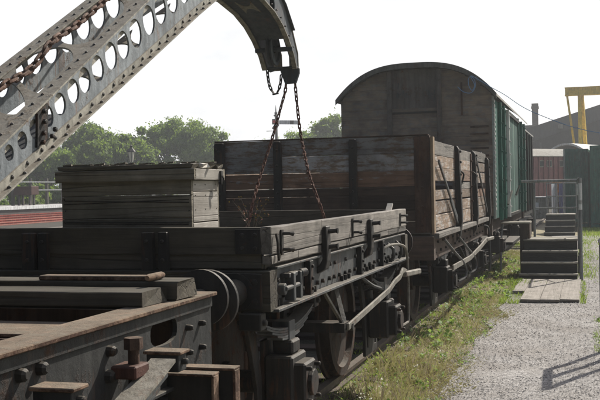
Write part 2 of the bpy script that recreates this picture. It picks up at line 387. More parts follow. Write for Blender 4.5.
def plank(name, mat, parent, x0, x1, y0, y1, z0, z1, axis=None, ragged=0., rot=None, var=None, label=None):
    d = [x1-x0, y1-y0, z1-z0]; c = Vector(((x0+x1)/2, (y0+y1)/2, (z0+z1)/2))
    ax = axis if axis is not None else d.index(max(d))
    oth = [i for i in (0, 1, 2) if i != ax]
    if d[oth[0]] < d[oth[1]]: oth = oth[::-1]
    seed = rnd.randrange(3) if var is None else var
    key = (mat, ax, tuple(oth), round(d[ax], 2), round(d[oth[0]], 3), round(d[oth[1]], 3), seed, ragged)
    if key in MC: me = MC[key]
    else:
        vs, fs = plank_mesh(d[ax], d[oth[0]], d[oth[1]], seed, ragged)
        wv = []
        for v in vs:
            q = [0, 0, 0]; q[ax] = v[0]; q[oth[0]] = v[1]; q[oth[1]] = v[2]; wv.append(tuple(q))
        mb = MB(); mb.add(wv, fs); me = mb.mesh(name)
        at = me.attributes.new('gc', 'FLOAT_VECTOR', 'POINT'); at.data.foreach_set('vector', [x for v in vs for x in v])
        me.materials.append(M[mat]); MC[key] = me
    o = link(name, me, None, parent, c, rot)
    if label: o['label'] = label
    return o

def circle(cy, cz, r, n=20, rz_=None): return [(cy + r*math.cos(-2*math.pi*i/n), cz + (rz_ or r)*math.sin(-2*math.pi*i/n)) for i in range(n)]
def np_mesh(name, verts, faces_n, mat):
    """verts (N*k,3) numpy, every k consecutive verts is one face"""
    me = bpy.data.meshes.new(name); nv = len(verts); nf = nv//faces_n
    me.vertices.add(nv); me.vertices.foreach_set('co', verts.astype(np.float32).ravel())
    me.loops.add(nv); me.loops.foreach_set('vertex_index', np.arange(nv, dtype=np.int32))
    me.polygons.add(nf); me.polygons.foreach_set('loop_start', np.arange(0, nv, faces_n, dtype=np.int32))
    me.polygons.foreach_set('loop_total', np.full(nf, faces_n, dtype=np.int32))
    me.update(calc_edges=True); me.validate(); me.materials.append(M[mat]); return me

# ============================================================ ground
def grid_sheet(name, x0, x1, y0, y1, z, mat, nx, ny, amp, edge=None, kind='structure'):
    mb = MB(); vs = []
    zbase = z
    for j in range(ny+1):
        for i in range(nx+1):
            x = x0 + (x1-x0)*i/nx; y = y0 + (y1-y0)*j/ny
            if edge and i in (0, nx): x += edge*noise.noise(Vector((0, y*1.3, i)))
            z = zbase + (.08*max(0, min(1, (-1.25-x)/.7)) if name == 'verge' else 0)
            vs.append((x, y, z + amp*noise.noise(Vector((x*1.7, y*1.7, .5)))))
    fs = [(j*(nx+1)+i, j*(nx+1)+i+1, (j+1)*(nx+1)+i+1, (j+1)*(nx+1)+i) for j in range(ny) for i in range(nx)]
    mb.add(vs, fs); o = mb.build(name, mat, smooth=True); o['kind'] = kind; return o
grid_sheet('ground', -1500, 1500, -300, 2500, -.12, 'land', 4, 4, 0)
grid_sheet('track_bed', -9, -2.0, -6, 70, .02, 'ballast', 20, 120, .03)
grid_sheet('siding_bed', -33.0, -9.1, 20, 110, -.04, 'ballast', 4, 10, .01)
grid_sheet('verge', -2.05, 3.2, -4, 60, -.03, 'verge', 30, 260, .03)
grid_sheet('gravel_path', -1.22, .62, -4, 34, -.004, 'path', 24, 240, .012, .16)
trk = thing('railway_track', 'pair of old rails on timber sleepers under the wagons', 'railway track', (-2.81, 0, 0))
for s_ in (-1, 1):
    x = -2.81 + s_*.75; mb = MB()
    mb.box(x-.065, x+.065, -4, 60, .056, .066); mb.box(x-.01, x+.01, -4, 60, .067, .11); mb.box(x-.034, x+.034, -4, 60, .111, .14)
    mb.build('rail', 'rails', trk)
slp = None
for i in range(34):
    y = 1.2 + i*.8
    plank('sleeper', 'wood_brown', trk, -4.1, -1.8, y-.12, y+.12, -.07, .055, axis=0, var=i % 3)

# ============================================================ running gear
XC = -2.81
def wheelset(root, y, zc=.61, r=.47):
    for s_ in (-1, 1):
        x = XC + s_*.75; mb = MB()
        prof = [(.0, r*.2), (.0, r*.86)]
        mb.cyl((x - .05, y, zc), (x + .06, y, zc), .11, 20)
        # disc with rim: rim ring
        n = 40; ring = []
        secs = [(-.045, r+.03), (-.02, r+.03), (-.015, r), (.065, r-.008), (.065, r-.075), (.02, r-.085), (.02, .1), (-.005, .1), (-.005, r-.085), (-.045, r-.075)]
        vs = [(x + s_*a, y + rr*math.cos(2*math.pi*i/n), zc + rr*math.sin(2*math.pi*i/n)) for i in range(n) for a, rr in secs]
        k = len(secs); fs = [(i*k+j, ((i+1) % n)*k+j, ((i+1) % n)*k+(j+1) % k, i*k+(j+1) % k) for i in range(n) for j in range(k)]
        mb.add(vs, fs); mb.build('wheel', 'wheel', root, smooth=True)
    mb = MB(); mb.cyl((XC-1.12, y, zc), (XC+1.12, y, zc), .065, 14); mb.build('axle', 'iron', root, smooth=True)

def axle_unit(root, y, s_, ztop, xo=-1.62, zc=.61, half=.52):
    """axleguard, axlebox and leaf spring on one side; s_=1 right side"""
    def X(x): return x if s_ == 1 else 2*XC - x
    g = MB()
    poly = [(y-.42, ztop), (y-.30, ztop), (y-.17, .68), (y-.165, .40), (y-.12, .40), (y-.12, .86), (y+.12, .86), (y+.12, .40), (y+.165, .40), (y+.17, .68), (y+.30, ztop), (y+.42, ztop), (y+.24, .62), (y+.22, .34), (y-.22, .34), (y-.24, .62)]
    xa, xb = sorted((X(xo-.16), X(xo-.135)))
    g.prism(poly, 'X', xa, xb)
    for by in (y-.34, y+.34):
        for bz in (ztop-.04, ztop-.12): g.bolt((X(xo-.135), by*1 + 0, bz), (s_, 0, 0), .016, .02)
    g.build('axleguard', 'iron', root, bev=.003)
    b = MB()
    xa, xb = sorted((X(xo-.13), X(xo+.035))); b.box(xa, xb, y-.14, y+.14, zc-.13, zc+.17)
    xa, xb = sorted((X(xo+.02), X(xo+.10))); b.box(xa, xb, y-.11, y+.11, zc-.11, zc+.13)
    xa, xb = sorted((X(xo-.1), X(xo+.02))); b.box(xa, xb, y-.075, y+.075, zc+.171, zc+.25)
    ab = b.build('axlebox', 'iron', root, bev=.012)
    c = MB(); c.cyl((X(xo+.10), y, zc+.01), (X(xo+.125), y, zc+.01), .075, 14)
    for by, bz in ((-.085, .1), (.085, .1), (-.085, -.08), (.085, -.08)): c.bolt((X(xo+.1), y+by, zc+bz), (s_, 0, 0), .014, .03)
    c.build('axlebox_cover', 'iron', ab, bev=.004)
    sp = MB(); z0 = zc + .25; xa, xb = sorted((X(xo-.10), X(xo-.01)))
    sp.box(xa - .006, xb + .006, y-.055, y+.055, z0-.035, z0+.105); spo = sp.build('leaf_spring', 'iron_grey', root, bev=.004)
    for k in range(5):
        hl = half*(1-.17*k); pts = []
        N = 10
        for i in range(N+1):
            t = -1 + 2*i/N; yy = y + hl*t; zz = z0 + .06 - k*.0135 + max(.03, ztop - z0 - .12)*(t*hl/half)**2
            pts.append((yy, zz))
        lf = MB(); poly = [(a, c_) for a, c_ in pts] + [(a, c_ + .0115) for a, c_ in pts[::-1]]
        vs = []
        for a, c_ in pts: vs += [(xa, a, c_), (xb, a, c_), (xb, a, c_+.0115), (xa, a, c_+.0115)]
        fs = [(0, 1, 2, 3), (N*4+3, N*4+2, N*4+1, N*4)]
        for i in range(N):
            for j in range(4): u = (j+1) % 4; fs.append((i*4+j, (i+1)*4+j, (i+1)*4+u, i*4+u))
        lf.add(vs, fs); lf.build('leaf', 'iron_grey', spo)
    for e in (-1, 1):
        h = MB(); yy = y + e*half
        xa2, xb2 = sorted((X(xo-.12), X(xo+.0))); h.box(xa2, xb2, yy-.045, yy+.045, ztop-.09, ztop-.0)
        h.cyl((X(xo-.14), yy, ztop-.05), (X(xo+.02), yy, ztop-.05), .018, 8)
        h.build('spring_shoe', 'iron', root, bev=.006)

def buffer(root, x, y0, z, dirn, r=.135, L_=.42):
    b = MB(); b.tube([(x, y0, z), (x, y0 + dirn*.02, z), (x, y0 + dirn*.021, z), (x, y0 + dirn*L_*.55, z)], [.10, .10, .07, .06], 20)
    b.cyl((x, y0 + dirn*L_*.5, z), (x, y0 + dirn*(L_-.03), z), .045, 16)
    bo = b.build('buffer', 'iron', root, smooth=True)
    h = MB(); h.tube([(x, y0 + dirn*(L_-.035), z), (x, y0 + dirn*(L_-.03), z), (x, y0 + dirn*(L_-.006), z), (x, y0 + dirn*L_, z)], [r*.5, r, r, r*.93], 32)
    h.build('buffer_head', 'iron', bo, smooth=True)

def chain_mesh(pts, pitch, wr, ww):
    """links laid along a polyline: pitch = inner length, wr wire radius, ww outer width"""
    pts = [Vector(p) for p in pts]; seg = [(pts[i+1]-pts[i]).length for i in range(len(pts)-1)]; tot = sum(seg)
    def at(s):
        for i, l in enumerate(seg):
            if s <= l or i == len(seg)-1: return pts[i].lerp(pts[i+1], min(1, s/l)), (pts[i+1]-pts[i]).normalized()
            s -= l
    mb = MB(); k = 0; s = 0
    while s + pitch < tot:
        c, d = at(s + pitch/2); a, _ = at(s); b, _ = at(s+pitch); d = (b-a).normalized()
        ref = Vector((0, 0, 1)) if abs(d.z) < .8 else Vector((0.35, .94, 0))
        u = d.cross(ref).normalized(); v = d.cross(u)
        ang = (0 if k % 2 else math.pi/2) + rnd.uniform(-.25, .25); q = u*math.cos(ang) + v*math.sin(ang)
        hl = pitch/2 + wr; hw = ww/2 - wr; st = hl - hw; loop = []
        for i in range(5): t = -math.pi/2 + math.pi*i/4; loop.append(c + d*(st + hw*math.cos(t)) + q*hw*math.sin(t))
        for i in range(5): t = math.pi/2 + math.pi*i/4; loop.append(c + d*(-st + hw*math.cos(t)) + q*hw*math.sin(t))
        mb.tube(loop, wr, 5, closed=True); s += pitch; k += 1
    return mb
def smooth_pts(P_, n=6):
    P_ = [Vector(p) for p in P_]; out = []
    for i in range(len(P_)-1):
        p0 = P_[max(i-1, 0)]; p1 = P_[i]; p2 = P_[i+1]; p3 = P_[min(i+2, len(P_)-1)]
        for k in range(n):
            t = k/n; out.append(.5*((2*p1) + (p2-p0)*t + (2*p0-5*p1+4*p2-p3)*t*t + (3*p1-p0-3*p2+p3)*t**3))
    out.append(P_[-1]); return out

# ============================================================ low (runner) wagon
XR, XL = -1.58, -4.04
Y0, Y1 = 4.87, 8.76
lw = thing('low_wagon', 'low one-plank wagon with dark timber end nearest the jib chains', 'wagon', (XC, 6.8, 0))
# floor boards
for i in range(22):
    y = Y0 + .05 + i*(Y1-Y0-.1)/22
    plank('floor_board', 'wood_floor', lw, XL+.06, XR-.06, y+.004, y+(Y1-Y0-.1)/22-.004, 1.285, 1.322, axis=0, var=i % 3)
# near end boards
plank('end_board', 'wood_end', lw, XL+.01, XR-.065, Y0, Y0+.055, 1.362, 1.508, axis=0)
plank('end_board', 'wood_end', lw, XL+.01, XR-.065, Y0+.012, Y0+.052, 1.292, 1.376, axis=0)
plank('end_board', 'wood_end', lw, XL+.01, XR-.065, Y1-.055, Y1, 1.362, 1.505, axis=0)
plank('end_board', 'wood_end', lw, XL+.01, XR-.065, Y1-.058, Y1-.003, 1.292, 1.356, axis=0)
# side boards, right side visible: long plank + short lower lengths
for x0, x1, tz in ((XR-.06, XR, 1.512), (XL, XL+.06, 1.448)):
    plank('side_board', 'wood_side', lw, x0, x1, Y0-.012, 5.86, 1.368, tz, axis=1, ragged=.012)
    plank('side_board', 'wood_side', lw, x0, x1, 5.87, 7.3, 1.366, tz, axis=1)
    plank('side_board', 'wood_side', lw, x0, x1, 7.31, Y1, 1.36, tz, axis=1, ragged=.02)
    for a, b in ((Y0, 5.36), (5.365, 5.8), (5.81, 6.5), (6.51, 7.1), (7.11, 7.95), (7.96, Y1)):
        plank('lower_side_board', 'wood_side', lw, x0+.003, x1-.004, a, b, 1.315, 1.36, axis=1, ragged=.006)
# end stanchions
for x, w_ in ((-2.18, .055), (-2.27, .07), (-2.90, .055), (-2.99, .085), (-3.62, .07)):
    m = MB(); m.prism([(x-w_/2, 1.09), (x+w_/2, 1.09), (x+w_/2*.9, 1.49), (x-w_/2*.9, 1.49)], 'Y', Y0-.04, Y0-.004)
    for z in (1.16, 1.34, 1.44): m.bolt((x, Y0-.04, z), (0, -1, 0), .013, .012)
    m.build('end_stanchion', 'iron', lw, bev=.004)
# corner plate on end
m = MB(); m.box(XR-.2, XR-.062, Y0-.012, Y0-.001, 1.37, 1.5)
for x in (-1.74, -1.67):
    for z in (1.40, 1.47): m.bolt((x, Y0-.012, z), (0, -1, 0), .012, .012)
m.build('corner_plate', 'iron', lw, bev=.002)
# headstocks
for yy in (Y0-.05, Y1-.07):
    plank('headstock', 'wood_end', lw, XL+.0, XR+.0, yy, yy+.12, 1.075, 1.283, axis=0, var=1)
m = MB()
for x in (-1.66, -1.80, -2.0, -2.42, -3.2):
    for z in (1.13, 1.23): m.bolt((x, Y0-.05, z), (0, -1, 0), .017, .016)
m.build('headstock_bolt', 'iron', lw, kind='stuff')
m = MB()
m.prism([(-1.93, 1.09), (-1.62, 1.09), (-1.62, 1.27), (-1.7, 1.275), (-1.85, 1.275), (-1.93, 1.2)], 'Y', Y0-.063, Y0-.051)
m.build('buffer_plate', 'iron', lw, bev=.003)
for xa in (-2.62, -3.0):   # drag plates, dark arcs
    m = MB(); m.prism(circle(xa+.05, 1.14, .15, 24, .12), 'Y', Y0-.061, Y0-.051); m.build('washer_plate', 'iron', lw, bev=.002)
# solebars
for s_ in (1, -1):
    def X(x): return x if s_ == 1 else 2*XC-x
    m = MB(); a, b = sorted((X(-1.635), X(-1.615))); m.box(a, b, Y0+.075, Y1-.075, 1.085, 1.285)
    a, b = sorted((X(-1.632), X(-1.55))); m.box(a, b, Y0+.0, Y1-.05, 1.068, 1.084)
    a, b = sorted((X(-1.632), X(-1.578))); m.box(a, b, Y0+.072, Y1-.075, 1.286, 1.298)
    m.build('solebar', 'iron_grey', lw, bev=.002)
m = MB()
yb = Y0 + .14
while yb < Y1-.1:
    m.bolt((-1.615, yb, 1.13), (1, 0, 0), .014, .018)
    if int(yb*10) % 3: m.bolt((-1.615, yb+.03, 1.22), (1, 0, 0), .013, .014)
    yb += rnd.uniform(.12, .2)
for yb in (5.0, 5.06, 5.64, 5.74, 6.42, 6.52, 6.62, 7.2, 7.32, 7.42, 7.95, 8.1, 8.2):
    m.cyl((-1.60, yb, 1.086), (-1.60, yb, 1.12), .014, 6)
m.build('solebar_bolt', 'iron', lw, kind='stuff')
# heavy curved side stanchions
for y, zb, zt in ((5.9, 1.21, 1.47), (7.18, 1.21, 1.47)):
    m = MB()
    pr = [(XR+.004, zt), (XR+.03, zt+.005), (XR+.034, 1.36), (XR+.032, zb+.05), (XR+.02, zb), (XR-.035, zb-.03), (XR-.035, zb), (XR+.002, zb+.06)]
    m.prism([(a, b) for a, b in pr], 'Y', y-.05, y+.045)
    so_ = m.build('side_stanchion', 'iron', lw, bev=.005)
    for z in (1.44, 1.345):
        m = MB(); m.tube([(XR+.02, y, z), (XR+.075, y+.01, z+.004), (XR+.09, y+.01, z+.004)], [.016, .014, .019], 8); m.build('stanchion_bolt', 'iron', so_)
# little hinge staples at corners and mid-side
for y, zs in ((5.02, (1.47, 1.385)), (6.66, (1.475, 1.40)), (8.45, (1.46, 1.4))):
    m = MB(); m.box(XR+.002, XR+.01, y-.018, y+.018, zs[1]-.03, zs[0]+.02)
    for z in zs: m.tube([(XR, y, z), (XR+.045, y+.015, z), (XR+.06, y+.03, z-.003)], [.009, .009, .014], 7)
    m.build('hinge_staple', 'iron', lw)
m = MB(); m.tube([(XR+.012, 4.9, 1.475), (XR+.02, 4.9, 1.43), (XR+.02, 4.91, 1.36), (XR+.015, 4.93, 1.335)], .007, 6); m.build('door_pin', 'iron', lw)
# vertical knees on solebar
for y in (5.60, 6.95, 7.72):
    m = MB(); m.box(-1.612, -1.575, y-.035, y+.035, 1.086, 1.283)
    for z in (1.12, 1.18, 1.25): m.bolt((-1.575, y, z), (1, 0, 0), .012, .012)
    m.build('knee', 'iron', lw, bev=.003)
# big clamp with eye and pin near the corner
m = MB()
m.box(-1.612, -1.56, 5.10, 5.32, 1.225, 1.25); m.box(-1.6, -1.545, 5.13, 5.17, 1.10, 1.25); m.box(-1.6, -1.545, 5.26, 5.30, 1.10, 1.25)
m.cyl((-1.56, 5.02, 1.175), (-1.555, 5.25, 1.178), .014, 8); m.tube([(-1.6, 5.03, 1.172), (-1.56, 5.03, 1.172)], .032, 12)
m.tube([(-1.56, 5.3, 1.235), (-1.535, 5.34, 1.24)], .024, 10)
m.build('tie_bracket', 'iron_grey', lw, bev=.004)
for y in (8.0, 8.35):
    m = MB(); m.tube([(-1.6, y, 1.24), (-1.55, y-.02, 1.2), (-1.55, y, 1.14), (-1.58, y+.03, 1.1)], .014, 7); m.build('lashing_hook', 'iron_grey', lw)
for y in (5.34, 8.02):
    wheelset(lw, y)
    for s_ in (1, -1): axle_unit(lw, y, s_, 1.07)
# cross member / longitudinals underneath
m = MB(); m.box(XC-.35, XC-.25, Y0+.08, Y1-.08, 1.09, 1.27); m.box(XC+.25, XC+.35, Y0+.08, Y1-.08, 1.09, 1.27)
for y in (6.1, 7.1): m.box(-3.98, -1.64, y-.06, y+.06, 1.1, 1.27)
m.build('underframe_beam', 'iron', lw)
# brake gear
m = MB(); m.bar((-1.62, 5.98, 1.08), (-1.52, 6.12, .83), .03, .012); m.bar((-1.62, 6.30, 1.08), (-1.52, 6.16, .83), .03, .012); m.build('vee_hanger', 'lever', lw)
m = MB(); m.box(-2.3, -1.5, 6.06, 6.2, .79, .85); m.cyl((-3.9, 6.14, .82), (-1.46, 6.14, .82), .025, 10); m.build('brake_shaft', 'iron', lw)
lev = [(-1.475, 6.06, .83), (-1.475, 7.40, .925), (-1.475, 7.62, .965), (-1.475, 7.86, .985), (-1.475, 7.98, 1.03), (-1.47, 8.12, 1.0)]
m = MB()
for a, b in zip(lev[:-1], lev[1:]): m.bar(a, b, .016, .042)
m.build('brake_lever', 'lever', lw, bev=.003)
m = MB(); m.bar((-1.47, 8.02, .99), (-1.44, 8.58, .97), .04, .045); m.build('brake_lever_handle', 'lever', lw, bev=.008)
m = MB(); m.tube(smooth_pts([(-1.61, 7.72, 1.2), (-1.55, 7.85, 1.24), (-1.5, 8.1, 1.225), (-1.49, 8.25, 1.16), (-1.49, 8.3, 1.0), (-1.49, 8.3, .62), (-1.5, 8.22, .56), (-1.54, 7.95, .56)], 5), .011, 7); m.build('lever_guard', 'lever', lw, smooth=True)
for y, z in ((5.72, .62), (6.55, .62)):
    m = MB(); m.box(-2.16, -2.03, y-.04, y+.04, .42, .72); m.tube([(-2.1, y, .7), (-2.1, y+.03, 1.1)], .016, 7); m.build('brake_block', 'iron_rust', lw, bev=.01)
m = MB(); m.tube(smooth_pts([(-1.6, 7.0, 1.06), (-1.56, 7.2, .98), (-1.55, 7.45, .93), (-1.58, 7.5, .9)], 4), .012, 6); m.build('safety_loop', 'iron_grey', lw)
for x in (-1.765, 2*XC+1.765):
    buffer(lw, x, Y0-.05, 1.175, -1, .15, .40); buffer(lw, x, Y1+.05, 1.185, 1, .15, .5)
m = MB(); m.bar((XC, Y0-.06, 1.16), (XC, Y0-.2, 1.14), .06, .09); m.tube(smooth_pts([(XC, Y0-.2, 1.14), (XC, Y0-.26, 1.08), (XC, Y0-.2, 1.03)], 4), .018, 8); m.build('coupling_hook', 'iron', lw)

# ============================================================ crate on low wagon
cr = thing('timber_crate', 'mossy plank crate with overhanging lid standing inside the low wagon', 'crate', (-2.52, 5.3, 1.32))
cx0, cx1, cy0, cy1 = -2.925, -2.12, 5.1, 5.52
zz = [1.325, 1.405, 1.555, 1.685, 1.80]
for i in range(4):
    a, b = zz[i]+.001, zz[i+1]-.001
    plank('front_board', 'wood_crate', cr, cx0, cx1, cy0, cy0+.022, a, b, axis=0)
    plank('back_board', 'wood_crate', cr, cx0, cx1, cy1-.022, cy1, a, b, axis=0)
for i, (a, b) in enumerate(((1.325, 1.43), (1.434, 1.525), (1.53, 1.70), (1.704, 1.765))):
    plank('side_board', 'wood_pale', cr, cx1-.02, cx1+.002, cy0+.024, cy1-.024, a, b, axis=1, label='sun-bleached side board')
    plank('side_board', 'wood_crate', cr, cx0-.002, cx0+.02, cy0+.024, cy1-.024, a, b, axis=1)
plank('lid_rim', 'wood_crate', cr, cx0-.03, cx1+.03, cy0-.03, cy0-.003, 1.768, 1.832, axis=0, ragged=.01)
plank('lid_rim', 'wood_crate', cr, cx0-.03, cx1+.03, cy1+.003, cy1+.03, 1.768, 1.832, axis=0)
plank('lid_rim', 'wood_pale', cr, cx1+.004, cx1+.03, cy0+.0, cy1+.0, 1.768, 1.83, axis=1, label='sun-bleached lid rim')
plank('lid_rim', 'wood_crate', cr, cx0-.03, cx0-.004, cy0, cy1, 1.768, 1.83, axis=1)
for i in range(4):
    y = cy0-.025 + i*.118
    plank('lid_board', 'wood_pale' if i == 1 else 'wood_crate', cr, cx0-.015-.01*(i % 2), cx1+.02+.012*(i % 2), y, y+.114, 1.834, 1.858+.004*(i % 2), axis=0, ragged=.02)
m = MB()
for i in range(70):   # torn felt and debris along the lid edge
    x = rnd.uniform(cx0, cx1+.02); s_ = rnd.uniform(.006, .022); y = cy0-.02 + rnd.random()**2*.35
    m.bar((x, y, 1.864), (x+s_*2.5, y+rnd.uniform(-.02, .02), 1.862+rnd.uniform(0, .008)), s_, s_*.5)
m.build('torn_felt', 'wood_crate', cr, kind='stuff')
m = MB()
for i in range(14):
    for z in (1.36, 1.45, 1.53, 1.60, 1.66): m.cyl((cx0+.02+rnd.choice((0, .77))+rnd.uniform(-.008, .008), cy0-.0015, z+rnd.uniform(-.02, .02)), (cx0+.02+rnd.choice((0, .77)), cy0+.001, z), .003, 6) if i < 3 else None
for y in (cy0+.05, cy0+.2, cy1-.05):
    for z in (1.38, 1.48, 1.6, 1.68, 1.74): m.cyl((cx1+.001, y, z), (cx1+.0045, y, z), .0035, 6)
m.build('nail', 'iron', cr, kind='stuff')
m = MB(); m.box(cx1+.031, cx1+.04, cy1-.06, cy1-.03, 1.74, 1.82); m.tube([(cx1+.03, cy1-.045, 1.8), (cx1+.05, cy1-.045, 1.78), (cx1+.045, cy1-.045, 1.7)], .006, 6); m.build('hasp', 'iron', cr)

# ============================================================ rusty crane chassis in the foreground
ch = thing('crane_chassis', 'rusty riveted steel crane chassis in the left foreground', 'wagon chassis', (XC, 2.0, 0))
X0 = -1.58
oval = [(3.50 + .125*math.copysign(abs(math.cos(t))**.8, math.cos(t)), 1.165 + .052*math.copysign(abs(math.sin(t))**.7, math.sin(t))) for t in [-2*math.pi*i/24 for i in range(24)]]
for s_ in (1, -1):
    def X(x): return x if s_ == 1 else 2*XC-x
    m = MB(); a, b = sorted((X(X0-.018), X(X0)))
    m.prism([(.3, .95), (3.99, .95), (3.99, 1.25), (.3, 1.25)], 'X', a, b, [oval]); m.build('side_channel', 'chassis', ch)
    m = MB(); a, b = sorted((X(X0-.12), X(X0+.028))); m.box(a, b, .3, 4.0, 1.252, 1.268); m.build('top_flange', 'rust_top', ch, bev=.003)
    m = MB(); a, b = sorted((X(X0+.001), X(X0+.010))); m.box(a, b, .3, 3.985, 1.205, 1.248); m.build('flange_angle', 'chassis', ch, bev=.002)
    m = MB(); a, b = sorted((X(X0-.1), X(X0+.03))); m.box(a, b, .3, 4.0, .936, .949); m.build('bottom_flange', 'chassis', ch, bev=.002)
m = MB(); m.box(2*XC-X0, X0-.02, 3.972, 3.99, .95, 1.25); m.build('end_plate', 'iron', ch, bev=.002)
m = MB(); m.box(2*XC-X0+.03, X0-.03, 3.88, 3.971, 1.252, 1.262); m.build('end_flange', 'rust_top', ch)
for y0_, y1_, z in ((.4, 2.35, 1.215), (2.37, 3.02, 1.19), (3.04, 3.36, 1.215)):
    m = MB(); m.box(-3.9, X0-.125, y0_, y1_, z-.012, z); m.build('deck_plate', 'rust_top', ch, bev=.002)
m = MB()
for y in (3.03, 3.37, 3.86): m.box(-4.0, X0-.02, y-.012, y+.012, 1.0, 1.2)
m.build('cross_girder', 'iron_rust', ch)
m = MB()
for y, z, r_ in ((2.49, 1.185, .02), (2.60, 1.185, .02), (3.04, 1.165, .018), (3.03, 1.08, .022), (3.72, 1.15, .012), (3.72, 1.05, .012), (3.86, 1.15, .012), (3.86, 1.05, .012), (2.1, 1.185, .02), (1.9, 1.185, .02)):
    m.tube([(X0, y, z), (X0+.02, y, z), (X0+.03, y, z)], [r_*1.15, r_, r_*.6], 10)
m.build('chassis_rivet', 'iron', ch, kind='stuff')
# big vertical bolt with red block
m = MB(); m.box(X0+.01, X0+.105, 3.03, 3.14, 1.07, 1.115); m.build('bracket_block', 'red_iron', ch, bev=.006)
m = MB(); m.cyl((X0+.07, 3.09, .98), (X0+.07, 3.09, 1.17), .020, 12); m.tube([(X0+.07, 3.09, 1.165), (X0+.07, 3.09, 1.205)], .033, 6); m.tube([(X0+.07, 3.09, 1.0), (X0+.07, 3.09, 1.03)], .032, 6)
m.build('hanger_bolt', 'iron_rust', ch, smooth=True)
# spring shoes and leaf spring
for ya, yb, zt in ((2.495, 2.585, 1.15), (3.255, 3.345, 1.13), (1.70, 1.79, 1.13)):
    m = MB(); m.box(X0+.025, X0+.172, ya, yb, zt-.012, zt); b1 = m.build('spring_shoe', 'rust_top', ch, bev=.003)
    m = MB(); m.box(X0+.035, X0+.16, ya+.008, yb-.008, zt-(.075 if zt < 1.14 else .17), zt-.0125); m.bolt((X0+.16, (ya+yb)/2, zt-.04), (1, 0, 0), .013, .02)
    m.build('shoe_block', 'chassis', b1, bev=.005)
spr = MB(); spr.box(X0+.065, X0+.18, 2.49, 2.61, .82, .925); spo = spr.build('leaf_spring', 'chassis', ch, bev=.004)
for k in range(6):
    hl = .66*(1-.10*k); N = 14; vs = []; m = MB()
    for i in range(N+1):
        t = -1+2*i/N; yy = 2.55 + hl*t; z = .93 - k*.0145 + .185*abs(t*hl/.70)**1.3
        vs += [(X0+.078, yy, z), (X0+.172, yy, z), (X0+.172, yy, z+.0125), (X0+.078, yy, z+.0125)]
    fs = [(0, 1, 2, 3), (N*4+3, N*4+2, N*4+1, N*4)] + [(i*4+j, (i+1)*4+j, (i+1)*4+(j+1) % 4, i*4+(j+1) % 4) for i in range(N) for j in range(4)]
    m.add(vs, fs); m.build('leaf', 'lever' if k == 0 else 'iron_grey', spo)  # top leaf takes a pale colour for its sunlit upper face
# pair of flanged plates beyond the spring
for ya, xr, zt in ((3.545, -1.385, 1.005), (3.645, -1.335, 1.012)):
    m = MB(); m.box(X0+.001, xr, ya-.045, ya+.03, zt-.009, zt); m.box(xr-.01, xr+.001, ya-.035, ya+.02, .5, zt-.0095)
    m.build('flanged_plate', 'rust_top', ch, bev=.002)
    m = MB(); m.box(X0+.002, xr-.012, ya-.028, ya-.016, .5, zt-.01); m.build('plate_web', 'iron', ch)
wheelset(ch, 2.6)
m = MB(); m.box(-1.74, -1.44, 2.47, 2.73, .45, .80); m.build('axlebox', 'iron', ch, bev=.015)
wheelset(ch, .9)
m = MB(); m.box(-1.74, -1.44, .77, 1.03, .38, .76); m.build('axlebox', 'iron', ch, bev=.015)
for x in (-1.765, 2*XC+1.765): buffer(ch, x, 3.99, 1.2, 1, .135, .37)

# beams and bar lying on the chassis
bm1 = plank('timber_baulk', 'wood_beam', None, -3.4, -1.615, 3.40, 3.60, 1.269, 1.325, axis=0, ragged=.02)
tag(bm1, 'front one of two dark timber baulks laid across the rusty chassis', 'timber', 'timber baulks across the chassis')
bm2 = plank('timber_baulk', 'wood_beam', None, -3.3, -1.565, 3.625, 3.80, 1.271, 1.345, axis=0, ragged=.02)
tag(bm2, 'rear one of two dark timber baulks, reaching furthest right on the chassis', 'timber', 'timber baulks across the chassis')
rb = thing('rusty_bar', 'flat rusty bar with a rounded pin at its right end lying on the timber baulks', 'iron bar', (-2.0, 3.66, 1.345))
m = MB(); m.box(-2.20, -1.69, 3.63, 3.70, 1.347, 1.366); m.build('bar', 'rust_top', rb, bev=.004)
m = MB(); m.tube([(-1.685, 3.58, 1.363), (-1.685, 3.60, 1.363), (-1.685, 3.715, 1.363), (-1.685, 3.735, 1.363)], [.010, .015, .015, .010], 12); m.build('pin', 'rust_top', rb, smooth=True)

# ============================================================ jib crane
jb = thing('crane_jib', 'lattice steel crane jib with rows of round lightening holes and a swan neck', 'crane jib', (-2.79, 3.0, 1.3))
def zb(y): return 1.735 + (y-3.857)*.482
def zt(y): return 1.931 + (y-3.865)*.5615
bot = [(2.3, zb(2.3)), (3.857, 1.735), (5.3, zb(5.3)), (6.3, 2.913), (6.8, 3.14), (7.15, 3.262), (7.5, 3.318), (7.85, 3.305), (8.2, 3.255), (8.45, 3.18), (8.65, 3.08), (8.82, 2.96), (8.92, 2.84)]
top = [(2.3, zt(2.3)), (3.857, zt(3.857)), (5.3, zt(5.3)), (6.3, 3.30), (6.75, 3.53), (7.1, 3.66), (7.45, 3.73), (7.8, 3.715), (8.1, 3.635), (8.35, 3.53), (8.66, 3.40), (8.92, 3.20), (9.11, 3.0), (9.12, 2.85)]
outline = bot + [(9.0, 2.825)] + top[::-1]
